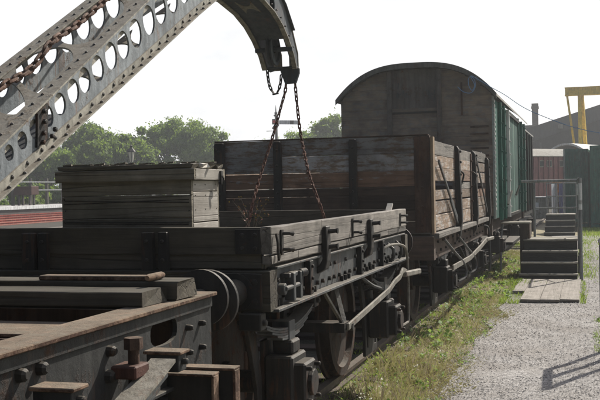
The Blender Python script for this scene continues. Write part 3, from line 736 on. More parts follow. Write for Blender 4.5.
hl = [(3.35, 1.60, .022), (3.47, 1.66, .024), (3.58, 1.715, .027), (3.69, 1.775, .029), (3.80, 1.83, .031), (3.911, 1.893, .034), (4.027, 1.953, .038), (4.14, 2.012, .042), (4.27, 2.08, .048), (4.395, 2.15, .051), (4.538, 2.228, .056), (4.667, 2.297, .060), (4.824, 2.375, .064), (4.992, 2.465, .068), (5.157, 2.548, .071), (5.332, 2.64, .076), (5.532, 2.75, .08), (5.72, 2.85, .083), (5.92, 2.953, .086), (6.13, 3.06, .09), (6.35, 3.17, .095), (6.6, 3.275, .10), (6.87, 3.38, .105), (7.15, 3.47, .105), (7.45, 3.52, .105), (7.75, 3.50, .10), (8.03, 3.43, .085), (8.27, 3.335, .07)]
def topz(y):
    for a, b in zip(top[:-1], top[1:]):
        if a[0] <= y <= b[0]: return a[1] + (b[1]-a[1])*(y-a[0])/(b[0]-a[0])
    return top[-1][1]
def botz(y):
    for a, b in zip(bot[:-1], bot[1:]):
        if a[0] <= y <= b[0]: return a[1] + (b[1]-a[1])*(y-a[0])/(b[0]-a[0])
    return bot[-1][1]
shR = lambda y: -.031*(y-3.8); shL = lambda y: .029*(y-3.8)
def strip(mb, pts, x0, x1, t, sh, side=1):
    vs = []; N = len(pts)
    for i, (y, z) in enumerate(pts):
        a = pts[max(i-1, 0)]; b = pts[min(i+1, N-1)]; d = Vector((b[0]-a[0], b[1]-a[1])).normalized(); nn = (-d.y*side*t, d.x*side*t)
        vs += [(x0+sh(y), y, z), (x1+sh(y), y, z), (x1+sh(y), y+nn[0], z+nn[1]), (x0+sh(y), y+nn[0], z+nn[1])]
    fs = [(0, 1, 2, 3), (N*4-1, N*4-2, N*4-3, N*4-4)] + [(i*4+j, (i+1)*4+j, (i+1)*4+(j+1) % 4, i*4+(j+1) % 4) for i in range(N-1) for j in range(4)]
    mb.add(vs, fs)
def along(pts, step, y0=0, y1=99):
    out = []; s = 0
    for (a, b) in zip(pts[:-1], pts[1:]):
        l = math.dist(a, b)
        while s < l:
            t = s/l; out.append((a[0]+(b[0]-a[0])*t, a[1]+(b[1]-a[1])*t, (b[0]-a[0])/l, (b[1]-a[1])/l)); s += step
        s -= l
    return [o for o in out if y0 <= o[0] <= y1]
hl = [(a, b, c*1.13) for a, b, c in hl]
for nm, xo, sh, od in (('near', -2.50, shR, 1), ('far', -3.06, shL, -1)):
    xa, xb = sorted((xo, xo - od*.011)); ysp = 7.3
    for lo, hi, mt in ((0, ysp, 'jib'), (ysp, 99, 'jib_shaded')):  # same plates, neck half in the shade-darkened tone
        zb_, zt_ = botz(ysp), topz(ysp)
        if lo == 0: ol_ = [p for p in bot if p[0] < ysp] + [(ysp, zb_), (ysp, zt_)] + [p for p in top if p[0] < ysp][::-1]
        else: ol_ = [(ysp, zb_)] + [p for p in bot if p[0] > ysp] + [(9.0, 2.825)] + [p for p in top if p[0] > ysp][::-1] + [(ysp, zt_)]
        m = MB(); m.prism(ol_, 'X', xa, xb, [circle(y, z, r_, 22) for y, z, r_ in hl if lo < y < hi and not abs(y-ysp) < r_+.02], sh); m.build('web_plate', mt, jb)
    # flange angles
    m = MB(); xa, xb = sorted((xo+od*.001, xo+od*.045)); strip(m, bot, xa, xb, .009, sh, -1)
    xa, xb = sorted((xo+od*.0012, xo+od*.010)); strip(m, bot, xa, xb, .036, sh, 1)
    m.build('bottom_flange', 'jib_flange', jb)
    m = MB(); xa, xb = sorted((xo+od*.008, xo-od*.085)); strip(m, top, xa, xb, .009, sh, 1)
    xa, xb = sorted((xo-od*.012, xo-od*.021)); strip(m, top, xa, xb, .05, sh, -1)
    m.build('top_flange', 'jib_flange', jb)
    m = MB(); k = 0
    for y, z, dy, dz in along(bot, .15, 3.2):
        m.rivet((xo+od*.010+sh(y), y - dz*.019, z + dy*.019), (od, 0, 0), .0115)
    for y, z, dy, dz in along([(a+.07, b+.034) for a, b in bot[:-1]], .15, 3.2):
        m.rivet((xo+od*.029+sh(y), y, z+.0), (0, -dz, dy), .0115)
    for y, z, dy, dz in along(top, .11, 3.2):
        m.rivet((xo-od*.05+sh(y), y - dz*.009, z + dy*.009), (0, -dz, dy), .010)
    m.build('flange_rivet', 'rivet', jb, kind='stuff')
# batten plates, top and bottom, with curved flares
def batten(yR, yL, w0, w1, pts_fn, off, name='batten'):
    vs = []; N = 10
    for i in range(N+1):
        t = i/N; xR = -2.585+shR(yR); xL = -2.975+shL(yL); x = xR + (xL-xR)*t; y = yR + (yL-yR)*t
        w_ = w1 + (w0-w1)*abs(2*t-1)**2.2
        for e in (-1, 1):
            yy = y + e*w_/2; z = pts_fn(yy) + off; vs += [(x, yy, z), (x, yy, z - .009)]
    fs = []
    for i in range(N):
        a = i*4; b = a+4; fs += [(a, b, b+2, a+2), (a+1, a+3, b+3, b+1), (a, a+1, b+1, b), (a+2, b+2, b+3, a+3)]
    fs += [(0, 2, 3, 1), (N*4, N*4+1, N*4+3, N*4+2)]
    m = MB(); m.add(vs, fs); m.build(name, 'jib_flange', jb)
for yR, yL, w0, w1 in ((3.2, 3.3, .5, .3), (3.98, 4.35, .34, .12), (4.28, 4.62, .14, .045), (4.86, 5.0, .30, .045), (5.5, 5.75, .30, .05), (6.2, 6.4, .30, .06), (6.95, 7.1, .4, .1), (7.6, 7.6, .4, .15), (8.3, 8.3, .3, .15)):
    batten(yR, yL, w0, w1, topz, -.002)
for yR, yL in ((3.5, 3.9), (4.45, 4.75), (5.05, 5.35), (5.6, 5.9), (6.25, 6.5), (6.9, 7.1), (7.5, 7.5), (8.05, 8.05)):
    batten(yR, yL, .3, .06, botz, .003)
m = MB(); so2 = [p for p in bot if 7.1 <= p[0] <= 8.66]; strip(m, so2, -2.935, -2.625, .008, lambda y: 0, 1); m.build('soffit_plate', 'jib_shaded', jb)
m = MB(); strip(m, [p for p in top if 7.2 <= p[0] <= 9.0], -2.935, -2.625, .008, lambda y: 0, -1); m.build('top_cover', 'jib_shaded', jb)
m = MB()  # splice plate with bolts
m.prism([(4.14, zb(4.14)+.052), (4.24, zb(4.24)+.052), (4.25, zt(4.25)-.005), (4.15, zt(4.15)-.005)], 'X', -2.499, -2.486, [], shR); m.build('splice_plate', 'iron', jb)
m = MB(); strip(m, [(2.4, zb(2.4)), (4.65, zb(4.65))], -3.04, -2.53, .008, lambda y: 0, 1); m.build('bottom_cover', 'jib_shaded', jb)  # plate added so the jib interior reads dark, as in shade
m = MB()
for y, dz_ in ((4.18, .03), (4.19, .07), (4.2, .12), (4.2, .17), (4.27, .02), (4.3, .04)): m.bolt((-2.485+shR(y), y, zb(y)+.03+dz_), (1, 0, 0), .012, .014)
m.build('splice_bolt', 'iron', jb, kind='stuff')
# sheave and tip block
m = MB()
n_ = 36; secs = [(-.03, .145), (-.018, .145), (-.006, .118), (.006, .118), (.018, .145), (.03, .145), (.03, .115), (.012, .108), (.012, .035), (-.012, .035), (-.012, .108), (-.03, .115)]
vs = [(-2.79 + a, 8.74 + rr*math.cos(2*math.pi*i/n_), 3.0 + rr*math.sin(2*math.pi*i/n_)) for i in range(n_) for a, rr in secs]
k = len(secs); m.add(vs, [(i*k+j, ((i+1) % n_)*k+j, ((i+1) % n_)*k+(j+1) % k, i*k+(j+1) % k) for i in range(n_) for j in range(k)])
for i in range(5): a = i*2*math.pi/5; m.bar((-2.79, 8.74+.03*math.cos(a), 3+.03*math.sin(a)), (-2.79, 8.74+.11*math.cos(a), 3+.11*math.sin(a)), .02, .02)
m.cyl((-2.96, 8.74, 3.0), (-2.6, 8.74, 3.0), .022, 12); m.build('sheave', 'jib_shaded', jb, smooth=True)
m = MB(); m.prism([(-2.79, 2.845), (-2.60, 2.845), (-2.60, 2.80), (-2.635, 2.705), (-2.74, 2.70), (-2.775, 2.80)], 'Y', 8.93, 8.97)
m.bolt((-2.64, 8.93, 2.735), (0, -1, 0), .012, .012); m.bolt((-2.73, 8.93, 2.735), (0, -1, 0), .012, .012)
m.box(-2.9, -2.62, 8.9, 9.0, 2.846, 2.862); m.build('chain_anchor', 'jib_shaded', jb, bev=.003)
m = MB(); m.cyl((-3.2, 2.45, 1.12), (-2.4, 2.45, 1.12), .06, 16)
m.build('pivot_pin', 'iron', jb, smooth=True)
cb = thing('crane_bed', 'low iron crane bed carrying the foot of the jib', 'crane base', (-2.81, 1.6, 1.22))
m = MB(); m.cyl((-2.81, 1.5, 1.217), (-2.81, 1.5, 1.3), .75, 32); m.build('turntable', 'iron', cb)
for x in (-3.25, -2.37):
    m = MB(); m.prism([(1.1, 1.3), (2.55, 1.22), (2.55, 1.02), (2.35, 1.02), (1.1, 1.28)], 'X', x-.02, x+.02); m.build('cheek_plate', 'iron', cb)

# chains
def chain_thing(name, label, pts, pitch, wr, ww, mat, n=5, group=None):
    pts = smooth_pts(pts, n); m = chain_mesh(pts, pitch, wr, ww)
    o = m.build(name, mat, None, smooth=True, org=pts[0]); tag(o, label, 'chain', group); return o
chain_thing('chain', 'heavy rusty chain lying along the inside of the crane jib', [(-2.79, 3.9, 2.0), (-2.79, 4.29, 2.233), (-2.79, 4.472, 2.311), (-2.79, 4.6, 2.375), (-2.79, 4.70, 2.455), (-2.79, 4.775, 2.52), (-2.79, 4.905, 2.588), (-2.79, 5.052, 2.655), (-2.79, 5.36, 2.83), (-2.79, 6.0, 3.2), (-2.79, 6.8, 3.6), (-2.79, 7.6, 3.78), (-2.79, 8.3, 3.5)], .060, .0095, .046, 'chain')
chain_thing('chain', 'short slack loop of chain hanging under the jib tip', [(-2.91, 8.93, 2.9), (-2.915, 8.95, 2.8), (-2.90, 8.95, 2.7), (-2.87, 8.95, 2.635), (-2.845, 8.95, 2.612), (-2.815, 8.95, 2.64), (-2.79, 8.95, 2.71), (-2.78, 8.95, 2.80)], .042, .0065, .034, 'iron')
chain_thing('chain', 'left of the two rusty chains hanging from the jib tip into the wagon', [(-2.735, 8.95, 2.71), (-2.745, 8.94, 2.62), (-2.785, 8.9, 2.45), (-2.83, 8.8, 2.20), (-2.87, 8.6, 1.9), (-2.86, 8.3, 1.62), (-2.84, 8.1, 1.42), (-2.84, 8.0, 1.34)], .044, .0065, .035, 'chain_red', group='chains hanging from the jib')
chain_thing('chain', 'right of the two rusty chains hanging from the jib tip into the wagon', [(-2.645, 8.95, 2.71), (-2.64, 8.95, 2.62), (-2.62, 8.93, 2.45), (-2.575, 8.87, 2.2), (-2.40, 8.5, 1.84), (-2.27, 8.3, 1.62), (-2.20, 8.25, 1.45), (-2.17, 8.2, 1.34)], .044, .0065, .035, 'chain_red', group='chains hanging from the jib')
# ============================================================ open wagon
OY0, OY1 = 10.42, 16.02
ow = thing('open_wagon', 'high-sided open timber wagon with flaking grey and red planks', 'wagon', (XC, 13.2, 0))
ez = [1.215, 1.34, 1.455, 1.62, 1.715, 1.885, 2.065, 2.25]
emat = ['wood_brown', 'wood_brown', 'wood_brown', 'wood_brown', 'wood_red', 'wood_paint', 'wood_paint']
segs = [(-4.04, -3.29), (-3.285, -2.44), (-2.435, -1.615)]
for i in range(7):
    for j, (a, b) in enumerate(segs):
        mt = emat[i]
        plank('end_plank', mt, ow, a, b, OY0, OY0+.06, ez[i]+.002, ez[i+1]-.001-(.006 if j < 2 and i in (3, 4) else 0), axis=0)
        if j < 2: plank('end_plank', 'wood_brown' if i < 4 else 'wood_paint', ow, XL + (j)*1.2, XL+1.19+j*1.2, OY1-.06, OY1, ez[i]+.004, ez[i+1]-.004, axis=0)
# side planks: front panel, door, rear panel
sz = [1.225, 1.40, 1.545, 1.665, 1.76, 1.91, 2.05, 2.205]
for s_ in (1, -1):
    def X(x): return x if s_ == 1 else 2*XC-x
    for pi_, (a, b) in enumerate(((OY0+.12, 12.15), (12.3, 13.95), (14.1, OY1-.03))):
        for i in range(7):
            if s_ == 1 and i == 3 and pi_ != 1: continue     # missing plank
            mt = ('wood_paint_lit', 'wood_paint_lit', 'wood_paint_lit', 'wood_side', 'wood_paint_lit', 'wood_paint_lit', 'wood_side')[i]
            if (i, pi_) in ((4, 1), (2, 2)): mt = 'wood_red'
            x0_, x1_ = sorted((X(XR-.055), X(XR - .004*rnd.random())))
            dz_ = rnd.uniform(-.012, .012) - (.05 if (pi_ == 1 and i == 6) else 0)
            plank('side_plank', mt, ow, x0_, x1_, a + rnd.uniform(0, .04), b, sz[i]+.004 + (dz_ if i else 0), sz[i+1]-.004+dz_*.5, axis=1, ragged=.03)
    xa, xb = sorted((X(XR+.002), X(XR-.03)))
    for y, w_, mt in ((OY0+.06, .11, 'wood_oak'), ):
        plank('corner_post', mt, ow, xa, xb, OY0-.004, OY0+.11, 1.2, 2.235, axis=2, label='split orange-brown corner post')
    for y, ht in ((12.22, 2.2), (14.03, 2.19), (15.9, 2.15)):
        m = MB(); xs = sorted((X(XR+.002), X(XR+.055)))
        z_ = [1.02, 1.1, 1.3, 1.7, 2.05, ht-.04, ht]; o_ = [.0, .05, .075, .062, .05, .045, .02]
        if s_ == 1: poly = [(XR+.002, z) for z in z_[::-1]] + [(XR+.004+q, z) for z, q in zip(z_, o_)]
        else: poly = [(X(XR+.004+q), z) for z, q in zip(z_[::-1], o_[::-1])] + [(X(XR+.002), z) for z in z_]
        m.prism(poly, 'Y', y-.06, y+.06)
        for z in (1.3, 1.48, 1.62, 1.85, 2.0, 2.13): m.bolt((X(XR+.055), y, z), (s_, 0, 0), .016, .02)
        m.build('side_stanchion', 'iron', ow, bev=.005)
for x, w_ in ((-3.97, .12), (-3.29, .09), (-2.44, .085)):
    m = MB(); m.prism([(x-w_/2, 1.1), (x+w_/2, 1.1), (x+w_/2, 2.2), (x+w_/2-.01, 2.235), (x-w_/2+.01, 2.235), (x-w_/2, 2.2)], 'Y', OY0-.055, OY0-.004)
    for z in (1.4, 1.53, 1.67, 1.8, 1.97, 2.14): m.bolt((x, OY0-.055, z), (0, -1, 0), .015, .014)
    m.build('end_stanchion', 'iron', ow, bev=.006)
m = MB(); m.box(-1.78, -1.615, OY0-.012, OY0-.002, 1.22, 2.24)
for z in (1.3, 1.5, 1.7, 1.85, 2.0, 2.17):
    for x in (-1.70,): m.bolt((x, OY0-.012, z), (0, -1, 0), .014, .014)
m.build('corner_plate', 'iron_rust', ow, bev=.002)
m = MB(); m.box(XL, XR-.05, OY0-.006, OY0+.066, 2.251, 2.262); m.build('capping_strip', 'iron_rust', ow)
# diagonal door rod and hanging irons on the side
for a, b in (((XR+.03, 10.62, 1.98), (XR+.03, 12.08, 1.32)), ((XR+.03, 11.5, 1.55), (XR+.03, 12.1, 1.26))):
    m = MB(); m.bar(a, b, .02, .035); m.build('side_knee', 'iron_grey', ow)
m = MB(); m.bar((XR+.03, 14.3, 2.1), (XR+.03, 15.75, 1.3), .02, .035); m.build('side_knee', 'iron_grey', ow)
for y in (12.42, 13.82, 14.3):
    m = MB(); m.box(XR+.001, XR+.014, y-.035, y+.035, 1.2, 2.15)
    for z in (1.3, 1.5, 1.7, 1.9, 2.05): m.bolt((XR+.014, y, z), (1, 0, 0), .014, .018)
    m.build('door_strap', 'iron_rust', ow)
for y in (12.42, 13.82):
    m = MB(); m.tube(smooth_pts([(XR+.03, y, 1.9), (XR+.07, y+.05, 1.85), (XR+.04, y+.02, 1.72)], 4), .012, 6); m.build('door_catch', 'iron', ow)
for i in range(28):
    y = OY0+.08+i*.195; plank('floor_board', 'wood_floor', ow, XL+.06, XR-.06, y, y+.19, 1.17, 1.21, axis=0, var=i % 3)
for yy in (OY0-.05, OY1-.07): plank('headstock', 'wood_brown', ow, XL, XR, yy, yy+.12, .93, 1.18, axis=0, var=1)
for s_ in (1, -1):
    def X(x): return x if s_ == 1 else 2*XC-x
    a, b = sorted((X(-1.72), X(-1.62)))
    plank('solebar', 'wood_brown', ow, a, b, OY0+.08, OY1-.08, .92, 1.165, axis=1)
    a, b = sorted((X(-1.615), X(-1.53))); plank('side_rail', 'wood_side', ow, a, b, OY0+.0, OY1, 1.155, 1.212, axis=1)
m = MB()
for i in range(26):
    m.bolt((-1.62, OY0+.25+i*.205, 1.0+.1*(i % 2)), (1, 0, 0), .016, .02)
m.build('solebar_bolt', 'iron', ow, kind='stuff')
for y in (11.5, 14.9):
    wheelset(ow, y)
    for s_ in (1, -1): axle_unit(ow, y, s_, .94)
m = MB(); m.box(XC-.35, XC-.25, OY0+.08, OY1-.08, .95, 1.15); m.box(XC+.25, XC+.35, OY0+.08, OY1-.08, .95, 1.15)
for y in (12.4, 14.0): m.box(-3.98, -1.74, y-.06, y+.06, .95, 1.15)
m.build('underframe_beam', 'iron', ow)
m = MB(); lev = [(-1.47, 11.0, .80), (-1.46, 12.6, .80), (-1.46, 13.8, .86), (-1.46, 14.7, .92)]
for a, b in zip(lev[:-1], lev[1:]): m.bar(a, b, .02, .06)
m.build('brake_lever', 'lever', ow, bev=.003)
m = MB(); m.bar((-1.46, 14.6, .92), (-1.43, 15.3, .91), .045, .05); m.build('brake_lever_handle', 'lever', ow, bev=.01)
for y in (11.0, 12.1):
    m = MB(); m.tube(smooth_pts([(-1.56, y, 1.12), (-1.5, y+.4, .95), (-1.45, y+.95, .76), (-1.45, y+.98, .62), (-1.52, y+.8, .58)], 4), .016, 6); m.build('safety_loop', 'iron_grey', ow)
for a, b in (((-1.6, 12.6, .93), (-1.5, 12.95, .6)), ((-1.6, 13.3, .93), (-1.5, 12.97, .6))):
    m = MB(); m.bar(a, b, .04, .014); m.build('vee_hanger', 'iron', ow)
m = MB(); m.box(-2.2, -2.03, 12.0, 12.08, .4, .75); m.build('brake_block', 'iron_rust', ow, bev=.01)
m = MB(); m.tube(smooth_pts([(-1.6, 15.25, 1.1), (-1.5, 15.3, 1.08), (-1.48, 15.32, .9), (-1.48, 15.32, .45), (-1.55, 15.3, .42)], 4), .013, 6); m.build('lever_guard', 'iron_grey', ow)
for x in (-1.94, 2*XC+1.94):
    buffer(ow, x, OY0-.05, 1.06, -1, .17, .45); buffer(ow, x, OY1+.05, 1.06, 1, .17, .35)
# inside load: dark rubble? only a lime hopper edge board lying across
ol = plank('loose_board', 'wood_pale', None, -2.05, -2.0, 8.44, 8.54, 1.512, 1.525, axis=1)
ol.rotation_euler = (R(35), 0, 0); ol.location = (-1.64, 8.3, 1.535); tag(ol, 'small pale splinter of wood sticking up on the far corner of the low wagon', 'wood scrap')

# ============================================================ green van
VY0, VY1 = 16.72, 25.0; VXR, VXL = -1.52, -4.12; VXC = (VXR+VXL)/2
vn = thing('goods_van', 'tall arched-roof goods van with sooty end and green plank side', 'van', (VXC, 20.8, 0))
def roofz(x, e=3.22, c=3.77, hw=1.36):
    t = abs(x-VXC)/hw; return e + (c-e)*(1 - min(1, t)**2.9)
def vplank_end(x0_, x1_, z0, yf, mat):   # vertical end board cut to the arch
    m = MB(); n_ = 3; pts = [(x0_, z0), (x1_, z0)] + [(x1_-(x1_-x0_)*i/n_, roofz(x1_-(x1_-x0_)*i/n_, 3.16, 3.72)) for i in range(n_+1)]
    m.prism(pts, 'Y', yf, yf+.04); o = m.build('end_board', mat, vn)
    me = o.data; at = me.attributes.new('gc', 'FLOAT_VECTOR', 'POINT')
    at.data.foreach_set('vector', [q for v in me.vertices for q in (v.co.z, v.co.x, v.co.y)])
n_ = 12
# horizontal end boards left and right of the panel, arched top pieces
def arch_board(x0_, x1_, za, zb_, yf, mat, nm='end_board'):
    N = 8; top_ = []
    while x0_ < x1_-.02 and roofz(x0_, 3.14, 3.72) < za+.02: x0_ += .02
    while x1_ > x0_+.02 and roofz(x1_, 3.14, 3.72) < za+.02: x1_ -= .02
    if x1_ < x0_+.05: return
    for i in range(N+1):
        x = x1_ + (x0_-x1_)*i/N; top_.append((x, min(zb_, roofz(x, 3.14, 3.72))))
    if max(t[1] for t in top_) <= za+.01: return
    top_ = [(x, max(z, za+.002)) for x, z in top_]
    m = MB(); m.prism([(x0_, za), (x1_, za)] + top_, 'Y', yf, yf+.045); o = m.build(nm, mat, vn)
    me = o.data; at = me.attributes.new('gc', 'FLOAT_VECTOR', 'POINT')
    at.data.foreach_set('vector', [q for v in me.vertices for q in (v.co.x, v.co.z, v.co.y)])
z = 1.2
while z < 3.7:
    for a, b in ((VXL, -3.28), (-3.275, -2.41), (-2.405, VXR-.02)):
        if a == -3.275 and z > 2.95: continue
        arch_board(a, b, z+.001, z+.167, VY0+rnd.uniform(0, .004), 'wood_van')
    z += .168
m = MB(); N = 8; x0_, x1_ = -3.275, -2.41
m.prism([(x0_, 2.97), (x1_, 2.97)] + [(x1_+(x0_-x1_)*i/N, roofz(x1_+(x0_-x1_)*i/N, 3.14, 3.71)) for i in range(N+1)], 'Y', VY0+.02, VY0+.04)
m.build('end_panel', 'van_iron', vn)
for a, b in ((-3.3, -3.22), (-2.45, -2.37)):
    m = MB(); m.prism([(a, 1.0), (b, 1.0), (b, roofz(b, 3.12, 3.7)), (a, roofz(a, 3.12, 3.7))], 'Y', VY0-.06, VY0-.002)
    for z in np.arange(1.4, 3.5, .3): m.bolt(((a+b)/2, VY0-.06, float(z)), (0, -1, 0), .015, .014)
    m.build('end_stanchion', 'van_iron', vn, bev=.005)
m = MB(); m.box(-3.215, -2.455, VY0-.005, VY0+.018, 2.955, 2.99); m.build('panel_ledge', 'iron', vn)
for i in range(5):   # louvre-like slats right of the end
    z = 2.2+i*.12; m = MB(); m.box(-1.9, -1.6, VY0-.018, VY0-.003, z, z+.03); m.build('step_slat', 'iron_rust', vn)
m = MB(); m.box(-2.05, -2.02, VY0-.02, VY0-.004, 2.9, 3.45); m.build('rust_strip', 'iron_rust', vn)
rp_ = random.Random(11)
for x in (-3.10, -2.98, -2.60, -2.52):
    m = MB()
    for q in range(9):
        xx = x + rp_.gauss(0, .025); z = 3.27 + rp_.gauss(0, .05); l = rp_.uniform(.01, .05); m.bar((xx, VY0+.015, z-l), (xx+rp_.uniform(-.015, .015), VY0+.015, z+l), rp_.uniform(.008, .022), .006, (0, 1, 0))
    m.build('peeling_patch', 'iron_grey', vn, kind='stuff')
# corner iron with scalloped white-green edge
m = MB(); m.box(VXR-.02, VXR+.015, VY0-.01, VY0+.05, 1.15, 3.2); co = m.build('corner_angle', 'container_edge', vn)
m = MB()
for i in range(24): m.box(VXR+.0155, VXR+.03, VY0+.0, VY0+.04, 1.3+i*.078, 1.34+i*.078)
m.build('corner_rivet', 'white', vn, kind='stuff')
# side boards (vertical planks)
y = VY0+.06; i = 0
while y < VY1-.05:
    w_ = .155
    white = i in (13, 14)
    door = 18 <= i <= 33
    mt = 'wood_palegreen' if (door and i in (18, 26)) else 'wood_green'
    if i in (12,): mt = 'wood_pale'
    xo = VXR + (.03 if door else 0)
    for s_ in (1, -1):
        a, b = sorted((xo-.04, xo)) if s_ == 1 else sorted((2*VXC-xo, 2*VXC-xo+.04))
        plank('side_board', mt, vn, a, b, y+.003, min(y+w_-.003, VY1), 1.15, 3.16, axis=2, label=None)
    y += w_; i += 1
m = MB(); N = 1
for y in (VY0+.9, VY0+1.7, 19.4, 22.1, 23.2, 24.2):
    m = MB(); m.box(VXR+.001, VXR+.06, y-.035, y+.035, 1.1, 3.16)
    for z in np.arange(1.3, 3.1, .25): m.bolt((VXR+.06, y, float(z)), (1, 0, 0), .017, .02)
    m.build('side_stanchion', 'wood_green' if 0 else ('tape' if abs(y-19.4) < .01 else 'container'), vn)
m = MB(); m.box(VXR+.031, VXR+.07, 19.5, 22.1, 3.05, 3.11); m.build('door_runner', 'iron', vn)
m = MB(); m.box(VXR+.031, VXR+.075, 19.5, 22.1, 1.12, 1.17); m.build('door_runner', 'iron', vn)
m = MB(); m.bar((VXR+.05, 18.9, 1.35), (VXR+.1, 19.2, 1.6), .03, .03); m.build('door_handle', 'lever', vn)
m = MB(); m.bar((VXR+.05, 21.0, 1.5), (VXR+.12, 21.1, 1.7), .03, .03); m.build('door_handle', 'lever', vn)
m = MB(); m.prism([(VXL+.05, 1.2), (VXR-.05, 1.2), (VXR-.05, roofz(VXR-.05, 3.1, 3.68))] + [(VXR-.05-(VXR-VXL-.1)*i/12, roofz(VXR-.05-(VXR-VXL-.1)*i/12, 3.1, 3.68)) for i in range(1, 13)], 'Y', VY0+.055, VY0+.07); m.build('gap_light_block', 'iron', vn)  # sheet added behind the end boards to stop light through the gaps
# roof
def roof(root, y0_, y1_, xc, hw, e, c, mat, nm='roof', t=.035, p=2.3, yo=.1):
    N = 26; vs = []
    for yy in (y0_-yo, y1_+yo):
        for i in range(N+1):
            x = xc - hw + 2*hw*i/N; zz_ = e + (c-e)*(1-(abs(x-xc)/hw)**p); vs += [(x, yy, zz_), (x, yy, zz_+t)]
    k = 2*(N+1); fs = []
    for i in range(N):
        a = 2*i; fs += [(a, a+2, k+a+2, k+a), (a+1, k+a+1, k+a+3, a+3), (a, a+1, a+3, a+2), (k+a, k+a+2, k+a+3, k+a+1)]
    fs += [(0, k, k+1, 1), (2*N, 2*N+1, k+2*N+1, k+2*N)]
    m = MB(); m.add(vs, fs); return m.build(nm, mat, root, smooth=True)
roof(vn, VY0, VY1, VXC, 1.37, 3.19, 3.765, 'roof_pale', p=2.9)
for i in range(9):   # roof edge beading strips on the near edge
    a0 = -1+2*i/9*1.0; xa = VXC-1.37+2*1.37*i/9; xb = VXC-1.37+2*1.37*(i+1)/9
    fz = lambda x: 3.19+(3.765-3.19)*(1-min(1, abs(x-VXC)/1.37)**2.9)
    m = MB(); pts = [xa+(xb-xa)*q/4 for q in range(5)]
    m.prism([(x, fz(x)-.045) for x in pts]+[(x, fz(x)+.045) for x in pts[::-1]], 'Y', VY0-.125, VY0-.1005); m.build('roof_beading', 'roof_dark', vn)
for s_ in (1, -1):
    a, b = sorted((VXC+s_*1.1, VXC+s_*1.2))
    plank('solebar', 'wood_brown', vn, a, b, VY0+.1, VY1-.1, .9, 1.14, axis=1)
for yy in (VY0-.02, VY1-.1): plank('headstock', 'wood_brown', vn, VXL+.05, VXR-.05, yy, yy+.12, .88, 1.15, axis=0, var=0)
for y in (18.4, 23.3):
    wheelset(vn, y)
    for s_ in (1, -1): axle_unit(vn, y, s_, .92)
m = MB(); m.box(-1.7, -1.45, 19.6, 22.0, .55, .6); m.build('footboard', 'wood_green' if 0 else 'iron', vn)
for x in (-1.94, 2*XC+1.94): buffer(vn, x, VY0-.02, 1.05, -1, .17, .3)
# blue rope
m = MB(); rp = [(-1.62, 16.6, 3.42), (-1.7, 16.56, 3.30), (-1.80, 16.55, 3.22), (-1.90, 16.55, 3.28), (-1.94, 16.55, 3.4), (-1.88, 16.55, 3.50), (-1.80, 16.55, 3.46), (-1.78, 16.55, 3.34), (-1.84, 16.55, 3.24)]
m.tube(smooth_pts([(-2.08, 16.55, 3.36), (-1.98, 16.55, 3.27), (-1.86, 16.55, 3.25), (-1.79, 16.55, 3.34), (-1.80, 16.55, 3.46), (-1.86, 16.55, 3.52), (-1.90, 16.55, 3.47), (-1.89, 16.55, 3.36), (-1.84, 16.55, 3.29), (-1.80, 16.55, 3.38), (-1.86, 16.55, 3.53), (-1.70, 16.55, 3.44), (-1.52, 16.58, 3.32), (-1.31, 16.6, 3.191), (-1.04, 16.6, 2.99), (-.757, 16.6, 2.84), (-.289, 16.6, 2.643), (.173, 16.6, 2.514), (1.2, 16.5, 2.3), (2.6, 16.4, 2.2)], 6), .006, 6)
o = m.build('rope', 'rope', None, smooth=True, org=(-1.8, 16.55, 3.3)); tag(o, 'thin blue rope looped on the van end and strung off to the right', 'rope')
m = MB(); m.cyl((2.6, 16.4, 0), (2.6, 16.4, 2.5), .05, 10); o = m.build('timber_post', 'wood_post', None, org=(2.6, 16.4, 0)); tag(o, 'round timber post holding the far end of the blue rope', 'post')

# second van beyond
v2 = thing('goods_van', 'far dark green van coupled behind the tall green van', 'van', (VXC, 30, 0))
for s_ in (1, -1):
    for i in range(9):
        y = 26.0+i*.42; x = VXC + s_*1.18; plank('side_board', 'wood_green', v2, x-.02, x+.02, y+.004, y+.415, 1.15, 3.1, axis=2, var=i % 3)
m = MB(); N = 12; m.prism([(VXC-1.15, 1.15), (VXC+1.15, 1.15)] + [(VXC+1.15-2.3*i/N, 3.1+.42*(1-abs(1-2*i/N)**2.3)) for i in range(N+1)], 'Y', 25.95, 25.99); m.build('end_wall', 'wood_green' if 0 else 'container', v2)
for i in range(4):
    y = 26.1+i*1.1; m = MB(); m.box(VXC+1.201, VXC+1.25, y-.04, y+.04, 1.0, 3.1)
    m.build('side_stanchion', 'iron', v2)
roof(v2, 26.0, 29.7, VXC, 1.26, 3.1, 3.5, 'roof_pale')
for s_ in (1, -1):
    m = MB(); x = VXC+s_*1.15; m.box(x-.05, x+.05, 26.0, 29.6, .9, 1.14); m.build('solebar', 'iron', v2)
for y in (26.9, 28.9): wheelset(v2, y)
for y in (26.9, 28.9):
    m = MB(); m.box(-1.74, -1.5, y-.15, y+.15, .38, .76); m.build('axlebox', 'iron', v2, bev=.015)

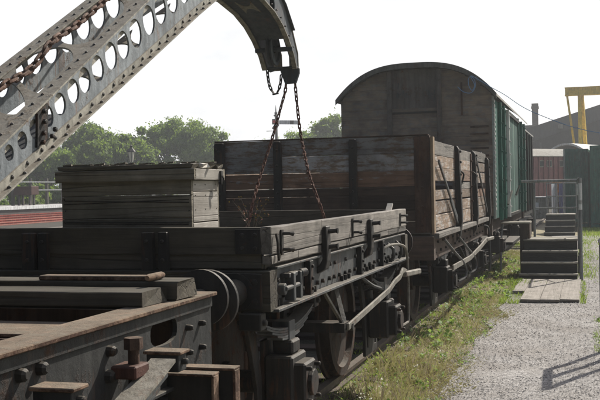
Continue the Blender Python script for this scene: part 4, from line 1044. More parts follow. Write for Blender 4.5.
# ============================================================ timber steps
def steps(label, x0_, x1_, yb, side=True):
    st = thing('timber_steps', label, 'steps', ((x0_+x1_)/2, yb, 0), 'timber steps with railings beside the vans')
    zs_ = [.115, .305, .50, .695]; ys = [yb, yb+.25, yb+.5, yb+.75]
    ex = [.04, .02, .01, 0]
    zp = 0
    for k in range(4):
        a, b = x0_-ex[k], x1_
        plank('riser', 'wood_riser', st, a+.01, b-.01, ys[k]+.02, ys[k]+.055, zp+.003, zs_[k]-.034, axis=0, var=k % 3)
        depth = .27 if k < 3 else .0
        if k < 3:
            plank('tread', 'wood_step', st, a, b, ys[k], ys[k]+.135, zs_[k]-.032, zs_[k], axis=0, var=(k+1) % 3)
            plank('tread', 'wood_step', st, a, b, ys[k]+.14, ys[k]+.27, zs_[k]-.032, zs_[k]-.001, axis=0, var=k % 3)
        zp = zs_[k]-.03 if k < 3 else 0
    for j in range(7):
        y = ys[3] + j*.145; plank('deck_board', 'wood_step', st, x0_-.0, x1_, y, y+.14, .663, .696, axis=0, var=j % 3)
    for x in (x0_+.02, x1_-.04):
        m = MB(); m.prism([(yb+.06, 0), (yb+1.74, 0), (yb+1.74, .66), (yb+.80, .66), (yb+.80, .46), (yb+.55, .46), (yb+.55, .27), (yb+.3, .27), (yb+.3, .08), (yb+.06, .08)], 'X', x, x+.02)
        m.build('stringer', 'wood_riser', st)
        me = bpy.data.objects[-1] if 0 else None
    return st
SX0, SX1, SY = -1.20, -.225, 18.08
st1 = steps('near flight of four timber steps with grey handrails beside the green van', SX0, SX1, SY)
def pipe(root, pts, r=.021, mat='rail_paint', nm='handrail', n=8):
    m = MB(); m.tube(pts, r, n); return m.build(nm, mat, root, smooth=True)
for x in (-1.1, -.7, -.32):
    for k, z in enumerate((.115, .305, .50)):
        m = MB(); m.rivet((x, SY+.25*k+.06, z), (0, 0, 1), .012); m.build('coach_bolt', 'iron', st1)
for y in (SY+.4, SY+1.2):
    m = MB(); m.box(-.224, -.19, y-.03, y+.03, .1, .42); m.build('post_bracket', 'iron', st1)
pipe(st1, [(-.165, SY+.02, 0), (-.165, SY+.02, 1.81)], .032, nm='handrail_post')
pipe(st1, [(-.205, SY+.95, .5), (-.205, SY+.95, 1.79)], .026, nm='handrail_post')
pipe(st1, [(-.205, SY+1.7, .5), (-.205, SY+1.7, 1.79)], .026, nm='handrail_post')
pipe(st1, [(-1.04, SY+1.7, .3), (-1.04, SY+1.7, 1.76)], .026, nm='handrail_post')
pipe(st1, [(-1.28, SY+1.7, 1.775), (-.2, SY+1.7, 1.775)], .028)
pipe(st1, [(-.205, SY+1.7, 1.79), (-.2, SY+.9, 1.80), (-.165, SY+.02, 1.80)], .024)
pipe(st1, [(-.205, SY+1.7, 1.25), (-.2, SY+.9, 1.25), (-.165, SY+.02, .95)], .016)
pipe(st1, [(-1.04, SY+1.7, 1.25), (-.2, SY+1.7, 1.25)], .014)
for z0, z1, x, y in ((1.35, 1.72, -.165, SY+.02), (1.5, 1.7, -.205, SY+.95), (1.25, 1.42, -.165, SY+.02)): pipe(st1, [(x, y, z0), (x, y, z1)], .0345, 'tape', 'tape_wrap')
# small side landing to the van door
ld = thing('side_landing', 'narrow boarded landing bridging from the near steps to the van door', 'landing', (-1.35, 19.2, 0))
for i in range(3): plank('landing_board', 'wood_step', ld, -1.62, -1.08, 18.95+i*.2, 19.145+i*.2, .985, 1.01, axis=0)
plank('landing_box', 'wood_brown', ld, -1.13, -1.09, 18.96, 19.5, .70, .984, axis=1); plank('landing_box', 'wood_brown', ld, -1.27, -1.131, 18.96, 19.0, .0, .984, axis=2)
m = MB(); m.tube([(-1.58, 19.0, .98), (-1.62, 19.0, .75), (-1.64, 19.0, .0)], .02, 7); m.build('landing_leg', 'rail_paint', ld)
fx = SY+15.9
st2 = dup(st1, (-.26, 15.9, .0), 'far flight of timber steps with railings further along the vans', 'timber steps with railings beside the vans')
for ob in [o for o in bpy.data.objects if o.parent == st2 and o.name.startswith(('handrail', 'tape'))]: bpy.data.objects.remove(ob)
for x in (-1.45, -1.12, -.88, -.45): pipe(st2, [(x, fx+1.7, .5), (x, fx+1.7, 1.75)], .022, nm='handrail_post')
pipe(st2, [(-1.46, fx+1.7, 1.3), (-.45, fx+1.7, 1.3)], .018); pipe(st2, [(-1.46, fx+1.7, 1.75), (-.45, fx+1.7, 1.75)], .02)
for nm, lb, x0_, x1_, y0_, y1_, n_ in (('board_mat', 'pale boards laid on the gravel in front of the near steps', -1.0, -.165, 14.7, 17.9, 3), ('board_mat', 'short mossy board end on the grass left of the pale boards', -1.2, -1.01, 15.9, 17.9, 1)):
    bt = thing(nm, lb, 'boards', ((x0_+x1_)/2, y0_, 0))
    for i in range(n_):
        w_ = (x1_-x0_)/n_; plank('board', 'wood_mat', bt, x0_+i*w_+.003, x0_+(i+1)*w_-.003, y0_+rnd.uniform(-.04, .04), y1_, .008, .045, axis=1, ragged=.02)
    if n_ > 1: plank('cross_batten', 'wood_riser', bt, x0_+.03, x1_-.03, y0_+.02, y0_+.1, -.004, .007, axis=0)

# railing out of frame to the right whose shadow falls on the path
rl = thing('pipe_railing', 'grey pipe railing beside the path, seen by its shadow on the gravel', 'railing', (.25, 11, 0))
dxy = Vector((math.sin(R(SUN_AZ)), math.cos(R(SUN_AZ)), 0))/math.tan(R(SUN_EL))
H_ = 1.12
A = Vector((-.395, 9.34, 0)) + dxy*H_; Bp = Vector((-.37, 8.50, 0)) + dxy*H_
for q in (A, (A+Bp)/2, Bp): pipe(rl, [(q.x, q.y, 0), (q.x, q.y, H_)], .034, nm='handrail_post')
pipe(rl, [(A.x, A.y, H_), (Bp.x, Bp.y, H_)], .042, nm='handrail')

# ============================================================ far right: vans, containers, shed, gantry
mv = thing('goods_van', 'small maroon van with pale curved roof beyond the green vans', 'van', (0, 0, 0))
Lm, Wm = 3.9, 2.3
def loc(m): return m
m = MB(); m.box(-.04, 0, 0, Lm, 1.1, 3.15); m.build('side_wall', 'maroon', mv)
m = MB(); m.box(-Wm, -Wm+.04, 0, Lm, 1.1, 3.15); m.build('side_wall', 'maroon', mv)
for y in (0, Lm-.04):
    m = MB(); N = 10; m.prism([(-Wm+.045, 1.1), (-.045, 1.1)] + [(-.045-(Wm-.09)*i/N, 3.1+.4*(1-abs(1-2*i/N)**2)) for i in range(N+1)], 'Y', y, y+.04); m.build('end_wall', 'maroon', mv)
for i in range(11):
    y = .05+i*(Lm-.1)/10; m = MB(); m.box(.001, .05, y-.03, y+.03, 1.1, 3.12); m.build('side_rib', 'maroon', mv)
for y in (1.0, 1.6, 2.5, 3.0):
    m = MB(); m.box(.002, .03, y-.2, y+.2, 2.6, 2.95); wf = m.build('window', 'lever', mv)
    m = MB(); m.box(.031, .036, y-.15, y+.15, 2.65, 2.9); m.build('pane', 'shed', wf)
roof(mv, 0, Lm, -Wm/2, Wm/2+.08, 3.13, 3.55, 'roof_pale', p=2.0)
m = MB(); m.box(-Wm+.1, -.1, .1, Lm-.1, .8, 1.09); m.build('underframe', 'black', mv)
for y in (.9, 3.1):
    for x in (-.35, -1.95): m = MB(); m.cyl((x-.05, y, .5), (x+.05, y, .5), .45, 20); m.build('wheel', 'wheel', mv)
# its side faces the camera's left front, receding to the right
mv.location = (-2.95, 50.6, 0); mv.rotation_euler = (0, 0, R(-38))
# blue coach with white sheeted roof
bc = thing('blue_coach', 'blue coach body under a white sheeted roof beside the containers', 'coach', (0, 0, 0))
m = MB(); m.box(-1.3, 1.3, 0, 8, 1.0, 3.3); m.build('body', 'blue', bc)
m = MB(); m.box(-1.301, 1.301, -.012, -.002, 1.0, 2.3); m.build('lower_panel', 'maroon', bc)
roof(bc, 0, 8, 0, 1.4, 3.3, 4.0, 'white', p=2.0, t=.12)
m = MB(); m.box(-1.2, 1.2, .1, 7.9, .4, .99); m.build('underframe', 'black', bc)
bc.location = (-1.25, 60, 0); bc.rotation_euler = (0, 0, R(-20))
# green containers
def container(label, x, y, rz_, wd, ln, h, edge=False):
    c = thing('green_container', label, 'container', (0, 0, 0), 'green steel containers beside the path')
    n_ = int(wd/.14)
    def corr(a, b, fixed, axis_, sgn):
        vs = []; N = max(4, int((b-a)/.07)); fs = []
        for i in range(N+1):
            t = a+(b-a)*i/N; d_ = .035 if (i//2) % 2 else 0
            for z in (.16, h-.12):
                vs.append((t, fixed+sgn*d_, z) if axis_ == 'x' else (fixed+sgn*d_, t, z))
        for i in range(N): fs.append((2*i, 2*i+2, 2*i+3, 2*i+1))
        return vs, fs
    for (a, b, f, ax, sg) in ((.06, wd-.06, .02, 'x', 1), (.06, wd-.06, ln-.02, 'x', -1), (.06, ln-.06, .02, 'y', 1), (.06, ln-.06, wd-.02, 'y', -1)):
        m = MB(); m.add(*corr(a, b, f, ax, sg)); m.build('corrugated_wall', 'container', c)
    m = MB(); m.box(.05, wd-.05, .05, ln-.05, h-.06, h-.03); m.build('roof', 'container', c)
    for i, (px_, py_) in enumerate(((0, 0), (wd-.06, 0), (0, ln-.06), (wd-.06, ln-.06))):
        m = MB(); m.box(px_, px_+.06, py_, py_+.06, 0, h); m.build('corner_post', 'container_edge' if (edge and i == 0) else 'container', c)
    for z in (0, h-.12):
        for py_ in (0, ln-.06): m = MB(); m.box(.061, wd-.061, py_, py_+.055, z, z+.12); m.build('frame_rail', 'container', c)
        for px_ in (0, wd-.06): m = MB(); m.box(px_, px_+.055, .061, ln-.061, z, z+.12); m.build('frame_rail', 'container', c)
    for fx_ in (.3, .7):
        m = MB(); m.cyl((wd*fx_, -.03, .15), (wd*fx_, -.03, h-.1), .014, 6)
        for z in (.5, h/2, h-.5): m.box(wd*fx_-.05, wd*fx_+.05, -.045, .0, z-.03, z+.03)
        m.build('lock_rod', 'container', c)
    c.location = (x, y, 0); c.rotation_euler = (0, 0, R(rz_)); return c
container('left green container with a pale corner post behind the far steps', -1.0, 41.2, -2, .95, 5, 3.12, True)
container('right green corrugated container cut by the edge of the view', .02, 40.2, -1, 3.0, 6, 3.2)
# shed
sh = thing('workshop_shed', 'big dark grey gabled shed behind the gantry', 'building', (5, 86, 0))
gx0, gxa, gx1 = -4.9, 9.0, 23.0
def gz(x): return 6.25 + (10.4-6.25)*(1-abs(x-gxa)/(gxa-gx0))
m = MB(); m.prism([(gx0+.3, 0), (gx1-.3, 0), (gx1-.3, gz(gx1-.3)-.1), (gxa, gz(gxa)-.1), (gx0+.3, gz(gx0+.3)-.1)], 'Y', 84, 84.3); m.build('gable_wall', 'shed', sh)
for i in range(34):
    x = gx0+.5+i*.82
    m = MB(); m.box(x-.05, x+.05, 83.93, 83.998, 0, 5.5); m.build('cladding_rib', 'shed', sh)
m = MB(); m.prism([(gx0, gz(gx0)-1.1), (gxa, gz(gxa)-1.1), (gx1, gz(gx1)-1.1), (gx1, gz(gx1)+.12), (gxa, gz(gxa)+.12), (gx0, gz(gx0)+.12)], 'Y', 83.6, 83.9); m.build('barge_board', 'shed_dark', sh)
for a, b in ((gx0, gxa), (gxa, gx1)):
    m = MB(); m.prism([(a, gz(a)-.05), (b, gz(b)-.05), (b, gz(b)+.1), (a, gz(a)+.1)], 'Y', 83.91, 110); m.build('roof', 'shed_dark', sh)
for x in (gx0+.3, gx1-.5):
    m = MB(); m.box(x, x+.2, 84.31, 110, 0, 6.1); m.build('side_wall', 'shed', sh)
m = MB(); m.box(-3.9, -3.75, 83.9, 83.99, 0, 5.2); m.build('downpipe', 'iron_grey', sh)
m = MB(); m.box(.8, 4.6, 83.95, 83.999, 0, 4.4); m.build('sliding_door', 'shed_dark', sh)
for x in (-2.2, 2.0):
    m = MB(); m.box(x-.2, x+.2, 83.35, 83.59, gz(x)-.8, gz(x)-.45); m.build('floodlight', 'lever', sh)
# brick chimney and low roof at its foot
cs = thing('brick_chimney', 'sooty brick chimney stack at the left end of the dark shed', 'chimney', (-4.4, 88, 0))
m = MB(); m.box(-4.68, -4.17, 87.7, 88.3, 0, 8.3); m.build('shaft', 'brick_stack', cs)
m = MB(); m.box(-4.74, -4.11, 87.64, 88.36, 8.301, 8.5); m.box(-4.7, -4.15, 87.68, 88.32, 8.501, 8.75); m.build('cap', 'brick_stack', cs)
bh = thing('brick_building', 'low brown brick building seen between the green van and the shed', 'building', (-7, 92, 0))
m = MB(); m.box(-9.5, -4.2, 90, 96, 0, 5.6); m.build('wall', 'brick_stack', bh)
m = MB(); m.prism([(-9.8, 5.601), (-3.9, 5.601), (-3.9, 5.8), (-4.6, 7.0), (-9.1, 7.0), (-9.8, 5.8)], 'Y', 89.7, 96.3); m.build('roof', 'brick_blue', bh)
# yellow gantry
gt = thing('yellow_gantry', 'yellow steel gantry frame standing over the green containers', 'gantry crane', (1.5, 62, 0))
m = MB(); m.box(-1.34, 5.6, 62.0, 62.4, 7.1, 7.52); m.box(-1.36, 5.62, 61.93, 62.47, 7.521, 7.56); m.box(-1.36, 5.62, 61.93, 62.47, 7.06, 7.099); m.build('beam', 'yellow', gt)
for a, b, w_ in (((-1.22, 62.2, 7.06), (-.35, 62.2, 0), .13), ((-.5, 62.2, 7.06), (-.45, 61.0, 0), .22), ((-.36, 62.3, 7.06), (-.0, 64.0, 0), .2), ((5.0, 62.2, 7.06), (4.9, 61.0, 0), .22), ((5.1, 62.2, 7.06), (5.3, 64.0, 0), .2)):
    m = MB(); m.bar(a, b, w_, w_); m.build('leg', 'yellow', gt)
# small things beyond the far steps
o = MB(); o.box(-1.62, -1.22, 46.2, 46.5, 1.35, 1.82); o.box(-1.64, -1.2, 46.17, 46.53, 1.821, 1.86); o.box(-1.6, -1.5, 46.2, 46.3, .0, 1.349); o.box(-1.33, -1.24, 46.2, 46.3, 0, 1.349)
ob = o.build('orange_box', 'orange', None, bev=.01, org=(-1.4, 46.3, 0)); tag(ob, 'orange box on a stand between the maroon van and containers', 'box')
for nm, lb, x0_, x1_, y, z1, mt in (('hanging_sheet', 'white rippled sheet hanging behind the far steps', -1.6, -1.35, 44.5, 1.75, 'cloth_white'), ('hanging_sheet', 'lilac rippled sheet hanging just left of the containers', -1.28, -1.02, 44.3, 1.78, 'cloth_lilac')):
    m = MB(); N = 16; vs = []
    for i in range(N+1):
        x = x0_+(x1_-x0_)*i/N; yy = y+.03*math.sin(i*1.9); vs += [(x, yy, z1-.01*(i % 3)), (x+.02*math.sin(i), yy+.03, .2), (x+.02*math.sin(i), yy+.034, .2), (x, yy+.004, z1-.01*(i % 3))]
    fs = [(0, 1, 2, 3), (N*4+3, N*4+2, N*4+1, N*4)] + [(i*4+j, (i+1)*4+j, (i+1)*4+(j+1) % 4, i*4+(j+1) % 4) for i in range(N) for j in range(4)]
    m.add(vs, fs); ob = m.build(nm, mt, None, org=(x0_, y, 0), smooth=True); tag(ob, lb, 'sheet')
bxs = thing('storage_box', 'olive storage box with a pale label below the maroon van', 'box', (-2.1, 44, 0))
m = MB(); m.box(-2.35, -1.72, 43.8, 44.4, .25, 1.15); m.build('body', 'wood_post' if 0 else 'jib_flange', bxs, bev=.02)
m = MB(); m.box(-2.4, -1.67, 43.75, 44.45, 1.151, 1.2); m.build('lid', 'white', bxs)
m = MB(); m.box(-2.3, -2.12, 43.78, 43.799, .65, .95); m.build('label_plate', 'white', bxs)
container('unseen container-shaped block added right of the path to cast a shadow on it', 1.55, 20.5, 0, 2.4, 12, 2.9)  # added out of view to throw shade on the path

# ============================================================ left: platform, lamp, fence, signal
pf = thing('station_platform', 'red brick station platform with a white edge behind the low wagon', 'platform', (-45, 60, 0))
PX = -33.0
m = MB(); m.box(-44, PX, 30, 110, -.6, .30); m.box(-44, PX-.02, 30, 110, .301, .56); m.build('brick_face', 'brick_red', pf)
m = MB(); m.box(-44, PX-.03, 30, 110, .561, .86); m.build('blue_brick_band', 'brick_blue', pf)
m = MB(); m.box(PX-.6, PX+.05, 30, 110, .861, 1.06); m.build('edge_coping', 'white', pf)
m = MB(); m.box(-44, PX-.601, 30, 110, .861, 1.05); m.build('platform_surface', 'path', pf)
m = MB()
for z in (.1, .25, .42, .55): m.box(PX+.001, PX+.03, 30, 110, z, z+.02)
m.build('brick_course', 'brick_red', pf)
fn = thing('post_and_rail_fence', 'grey post and rail fence along the back of the platform', 'fence', (-36, 60, 1.05))
for i in range(16):
    y = 50.2+i*2.1; m = MB(); m.box(-36.1, -35.93, y, y+.17, 1.05, 2.85); m.build('post', 'wood_post', fn)
for z in (2.0, 2.55):
    m = MB(); m.box(-35.925, -35.87, 48, 84, z, z+.09); m.build('rail', 'rail_paint', fn)
pb = thing('brick_planter', 'square red brick planter trough raised on the platform', 'planter', (-35, 57, 1.05))
m = MB(); m.box(-35.85, -34.55, 56.4, 57.3, 1.72, 2.28); m.build('trough', 'brick_red' if 0 else 'red_iron', pb, bev=.02)
for x, y in ((-35.6, 56.6), (-34.8, 56.6), (-35.6, 57.1), (-34.8, 57.1)): m = MB(); m.box(x-.06, x+.06, y-.06, y+.06, 1.05, 1.719); m.build('leg', 'brick_blue', pb)
# lamp
lp = thing('platform_lamp', 'Victorian lantern on a post showing above the crate lid', 'street lamp', (-24.42, 50.2, 0))
lx, ly = -24.42, 50.2
m = MB(); m.tube([(lx, ly, 0), (lx, ly, .4), (lx, ly, .42), (lx, ly, 3.15), (lx, ly, 3.42)], [.1, .09, .05, .035, .045], 10); m.build('post', 'black', lp, smooth=True)
m = MB(); m.cyl((lx-.22, ly, 3.08), (lx+.22, ly, 3.08), .012, 6); m.build('ladder_bar', 'black', lp)
m = MB(); m.tube([(lx, ly, 3.43), (lx, ly, 3.98)], [.12, .215], 6); m.build('lantern', 'glass', lp)
m = MB()
for i in range(6):
    a = i*math.pi/3
    m.bar((lx+.122*math.cos(a+.0), ly+.122*math.sin(a), 3.43), (lx+.22*math.cos(a), ly+.22*math.sin(a), 3.99), .02, .02)
m.build('lantern_frame', 'black', lp)
m = MB(); m.tube([(lx, ly, 3.985), (lx, ly, 4.02), (lx, ly, 4.2), (lx, ly, 4.26), (lx, ly, 4.34), (lx, ly, 4.38)], [.27, .26, .11, .07, .075, .015], 6); m.build('lantern_cap', 'black', lp)
# semaphore signal
sx, sy = -22.72, 71.57
sg = thing('semaphore_signal', 'semaphore signal with a white black-striped arm between the hanging chains', 'railway signal', (sx, sy, 0))
m = MB(); m.tube([(sx, sy, 0), (sx, sy, 7.3)], [.14, .1], 10); m.build('post', 'lever', sg)
m = MB(); m.tube([(sx, sy, 7.3), (sx, sy, 7.36), (sx, sy, 7.45), (sx, sy, 7.6), (sx, sy, 7.62), (sx, sy, 8.15)], [.13, .2, .1, .12, .05, .01], 8); m.build('finial', 'black', sg)
m = MB(); m.bar((sx+.2, sy+.1, 6.85), (sx+1.0, sy+.33, 6.83), .05, .31); m.bar((sx+1.27, sy+.40, 6.82), (sx+1.6, sy+.5, 6.81), .05, .31); ar = m.build('arm', 'white', sg)
m = MB(); m.bar((sx+1.001, sy+.33, 6.83), (sx+1.269, sy+.40, 6.82), .052, .312); m.build('arm_stripe', 'black', ar)
m = MB(); m.bar((sx-.3, sy-.06, 6.9), (sx+.2, sy+.05, 6.9), .06, .42); m.bar((sx-.18, sy-.08, 6.3), (sx+.12, sy+.0, 6.75), .06, .34); sp_ = m.build('spectacle_plate', 'black', sg, bev=.02)
m = MB(); m.cyl((sx-.13, sy-.1, 6.9), (sx-.13, sy-.06, 6.9), .12, 12); m.build('red_lens', 'red_lens', sp_)
m = MB(); m.cyl((sx-.02, sy-.12, 6.5), (sx-.02, sy-.08, 6.5), .12, 12); m.build('blue_lens', 'blue_lens', sp_)
m = MB(); m.bar((sx-.75, sy-.1, 6.2), (sx+.1, sy, 6.2), .04, .04); m.build('lamp_bracket', 'black', sg)

# ============================================================ trees
def crown_mesh(name, c, rad, nclump, leaves, ls, mat, seed):
    g = np.random.default_rng(seed); c = np.array(c); rad = np.array(rad)
    d = g.normal(size=(nclump, 3)); d /= np.linalg.norm(d, axis=1)[:, None]
    d[:, 2] = np.where(d[:, 2] < -.45, -d[:, 2]*.6, d[:, 2])
    rr = (.42 + .56*g.random(nclump)**.6)*(1 + .16*np.sin(d[:, 0]*4+seed)*np.cos(d[:, 1]*5+seed*2))
    cc = c + d*rr[:, None]*rad*.86
    cr_ = (.14+.18*g.random(nclump)**1.5)*rad.mean()
    idx = g.integers(0, nclump, leaves)
    e = g.normal(size=(leaves, 3)); e /= np.linalg.norm(e, axis=1)[:, None]
    e[:, 2] = np.abs(e[:, 2])*np.where(g.random(leaves) < .75, 1, -1)*.8
    pos = cc[idx] + e*(cr_[idx]*(.55+.5*g.random(leaves)))[:, None]
    k_ = g.random(leaves) < .3; pos[k_] += g.normal(size=(k_.sum(), 3))*(cr_[idx[k_]]*.33)[:, None]
    a = g.normal(size=(leaves, 3)); a -= (a*e).sum(1)[:, None]*e*.6; a /= np.linalg.norm(a, axis=1)[:, None]
    b = np.cross(e + g.normal(size=(leaves, 3))*.5, a); b /= np.linalg.norm(b, axis=1)[:, None]
    s = ls*(.6+.8*g.random(leaves))[:, None]
    v = np.stack([pos - a*s*.7, pos - b*s*.35, pos + a*s*.7, pos + b*s*.35], 1).reshape(-1, 3)
    return v
def tree(name, label, x, y, h, rad, mat, seed, leaves=14000, nclump=70, ls=.22, group='trees behind the wagons'):
    t = thing(name, label, 'tree', (x, y, -.1), group); r_ = random.Random(seed)
    rad = np.array(rad); cz = h - rad[2]*.97
    m = MB(); m.tube([(x, y, -.1), (x+.05, y, .6), (x+r_.uniform(-.2, .2), y, cz-rad[2]*.4), (x+r_.uniform(-.3, .3), y, cz+rad[2]*.45)], [.34, .26, .2, .06], 9)
    for k in range(9):
        a = r_.uniform(0, 6.28); z0 = cz - rad[2]*r_.uniform(.1, .75); l = r_.uniform(.45, .68)
        m.tube([(x, y, z0), (x+math.cos(a)*rad[0]*l*.5, y+math.sin(a)*rad[1]*l*.5, z0+rad[2]*.4), (x+math.cos(a)*rad[0]*l, y+math.sin(a)*rad[1]*l, z0+rad[2]*.75)], [.11, .07, .025], 6)
    m.build('trunk', 'bark', t, smooth=True)
    v = crown_mesh('crown', (0, 0, cz+.1), rad, nclump, leaves, ls, mat, seed)
    me = np_mesh('crown', v, 4, mat); o = link('crown', me, None, t, (x, y, -.1)); return t
TR = [
 ('broadleaf_tree', 'low dark broadleaf tree at the far left below the jib', -50, 79, 6.6, (3.6, 3.2, 3.1), 'leaf_mid', 1),
 ('broadleaf_tree', 'sunlit bushy tree in the gap between jib and fence', -46.0, 78, 6.2, (3.0, 2.6, 2.8), 'leaf_mid', 2),
 ('broadleaf_tree', 'tall round-topped dark tree just right of the jib underside', -44.3, 83, 8.5, (3.4, 3.0, 3.4), 'leaf_dark', 3),
 ('broadleaf_tree', 'small bright lime-green tree left of the lantern', -40.6, 76.5, 6.3, (2.0, 1.8, 2.2), 'leaf_lime', 4),
 ('broadleaf_tree', 'loose-crowned tree directly behind the lantern', -40.3, 84, 7.9, (2.4, 2.4, 3.2), 'leaf_mid', 5),
 ('broadleaf_tree', 'wide thin-topped tree right of the lantern', -37.2, 84, 8.6, (2.6, 2.4, 3.5), 'leaf_mid', 6),
 ('broadleaf_tree', 'tallest tree left of the open wagon', -33.9, 84.5, 8.9, (2.9, 2.6, 3.8), 'leaf_mid', 7),
 ('broadleaf_tree', 'feathery tree between the open wagon and van end', -23.0, 88, 8.6, (2.4, 2.2, 3.6), 'leaf_lime', 8),
 ('broadleaf_tree', 'lower tree behind the right hanging chain', -25.6, 90, 7.9, (2.9, 2.3, 3.2), 'leaf_mid', 9),
 ('broadleaf_tree', 'dark tree low behind the semaphore post', -30.2, 96, 6.9, (3.2, 2.6, 3.2), 'leaf_dark', 10),
 ('broadleaf_tree', 'dark filler tree low between the lantern trees', -38.8, 79, 6.9, (3.2, 2.3, 2.6), 'leaf_dark', 11),
 ('broadleaf_tree', 'yellow-green tree furthest left, cut by the frame edge', -56.5, 84, 7.2, (3.2, 2.6, 3.4), 'leaf_mid', 13),
 ('broadleaf_tree', 'dark tree partly hidden behind the van roof corner', -19.9, 90, 8.1, (2.2, 2.0, 3.2), 'leaf_mid', 12),
]
for nm, lb, x, y, h, rad, mt, sd_ in TR:
    tree(nm, lb, x, y, h, rad, mt, sd_, leaves=24000, nclump=62 if sd_ in (5, 6, 7, 8) else 110, ls=.19)
def shrub(label, x, y, rad, mat, seed, leaves=6000):
    t = thing('shrub', label, 'shrub', (x, y, 0), 'shrubs behind the platform fence')
    v = crown_mesh('foliage', (0, 0, rad[2]*.8), rad, 30, leaves, .2, mat, seed)
    link('foliage', np_mesh('foliage', v, 4, mat), None, t, (x, y, 0))
    m = MB()
    for k in range(5): a = k*1.3; m.tube([(x, y, 0), (x+.4*math.cos(a)*rad[0], y+.4*math.sin(a)*rad[1], rad[2])], [.05, .015], 5)
    m.build('stem', 'bark', t)
for i, (x, y, r3, mt, lb) in enumerate(((-40.5, 60, (2.2, 1.5, 2.0), 'leaf_mid', 'bushy shrub at the left edge behind the planter'), (-38.5, 62, (2.0, 1.4, 1.9), 'leaf_lime', 'bright shrub directly behind the brick planter'), (-37.6, 66, (2.0, 1.6, 1.9), 'leaf_mid', 'shrub between the planter and the fence post'), (-37.3, 70, (2.2, 1.6, 2.0), 'leaf_dark', 'dark shrub behind the right fence post by the crate'))):
    shrub(lb, x, y, r3, mt, 50+i)
# far hedge line to the horizon
g = np.random.default_rng(5)
v = []
for i in range(60):
    a = g.uniform(-90, 40); c = (a, 118+abs(a)*.15+g.uniform(-3, 3), 1.6); v.append(crown_mesh('h', c, (4, 3, 2.2), 8, 700, .45, 'leaf_dark', 200+i))
me = np_mesh('far_hedge', np.concatenate(v), 4, 'leaf_dark'); o = link('far_hedge', me, None); tag(o, 'long dark hedge line on the horizon behind the railway yard', 'hedge', None, 'stuff')

# ============================================================ grass, weeds, pebbles
def fbm(x, y, s): return np.sin(x*s*1.3+y*s*.7)*.5+np.sin(x*s*.6-y*s*1.7+1.3)*.3+np.sin(x*s*2.9+y*s*2.1+.4)*.2
def blades(n, xr, yr, h0, h1, w_, mask, seed, lean=.5):
    g = np.random.default_rng(seed); x = g.uniform(*xr, n)
    y = yr[0] + (yr[1]-yr[0])*g.random(n)**1.5
    k = mask(x, y, g.random(n)); x, y = x[k], y[k]; n = len(x)
    a = g.uniform(0, 2*np.pi, n); h = g.uniform(h0, h1, n)*(1+.4*fbm(x, y, 1.9)); w = w_*(.6+.8*g.random(n))*(1+(y-8).clip(0)*.03)
    la = g.uniform(0, 2*np.pi, n); ll = g.random(n)*lean*h
    z = -.03 + .08*np.clip((-1.25-x)/.7, 0, 1)
    dx, dy = np.cos(a)*w, np.sin(a)*w
    p0 = np.stack([x-dx, y-dy, z], 1); p1 = np.stack([x+dx, y+dy, z], 1)
    mx, my = x+np.cos(la)*ll*.35, y+np.sin(la)*ll*.35
    p2 = np.stack([mx+dx*.7, my+dy*.7, z+h*.6], 1); p3 = np.stack([x+np.cos(la)*ll, y+np.sin(la)*ll, z+h], 1)
    return np.stack([p0, p1, p2, p3], 1).reshape(-1, 3)
def m_verge(x, y, u):
    edge = -1.17 + .13*fbm(x*0, y, 2.2); d_ = edge - x
    left = -2.12 + .1*fbm(x, y, 1.1)
    return (d_ > 0) & (x > left - .3*u) & (u < .12+.88*np.clip(.35+1.1*fbm(x, y, 2.3)+.5*fbm(x, y, 7.1), 0, 1))
def m_dry(x, y, u):
    edge = -1.08 + .16*fbm(x*0, y, 2.2); return (x < edge) & (x > -1.95) & (u < np.clip(.6+.8*fbm(x+3, y, 1.7), .15, 1))
def m_right(x, y, u): return ((y > 18.2) & (x < .03+.05*fbm(x*0, y, 3)) & (x > -.3)) | ((y > 30.5) & (x > -.4)) | (u < .3) & (x > -.06+.08*fbm(x*0, y, 3)) & ((y > 19.5) | (x > .0)) & (u < .75) & ~((y < 13.8) & (x < .06)) & ~((y > 13.8) & (y < 17.6) & (x < .3))
def m_spill(x, y, u): return (u < .10+.25*np.clip(fbm(x, y, 2.4), 0, 1))
gr = np.concatenate([blades(70000, (-2.5, -1.0), (6.5, 30), .010, .045, .0019, m_verge, 1, .9),
                     blades(26000, (-.35, 2.0), (15, 40), .03, .10, .004, m_right, 2),
                     blades(900, (.0, .3), (10.4, 13.0), .02, .07, .003, lambda x, y, u: x > .02, 12),
                     blades(1400, (-1.3, -1.0), (14.5, 18), .03, .1, .003, lambda x, y, u: u < .9, 13),
                     blades(1500, (-1.5, -.1), (17.2, 18.15), .02, .09, .003, lambda x, y, u: (u < .3) | (x < -1.1), 15),
                     blades(400, (-.16, -.08), (14.6, 18.2), .03, .09, .003, lambda x, y, u: u < .9, 14)])
o = link('grass', np_mesh('grass', gr, 4, 'grass'), None); tag(o, 'short green grass along the foot of the wagons', 'grass', None, 'stuff')
gr = np.concatenate([blades(90000, (-2.2, -.9), (6.5, 26), .010, .05, .0018, m_dry, 3, 1.8), blades(1800, (-1.9, -1.3), (7.5, 15), .07, .15, .0016, m_verge, 4, .6),
                     blades(2500, (-1.2, .5), (7, 20), .01, .03, .004, m_spill, 5, 1.5)])
o = link('dry_grass', np_mesh('dry_grass', gr, 4, 'straw'), None); tag(o, 'dry straw-coloured grass mixed into the verge', 'dry grass', None, 'stuff')
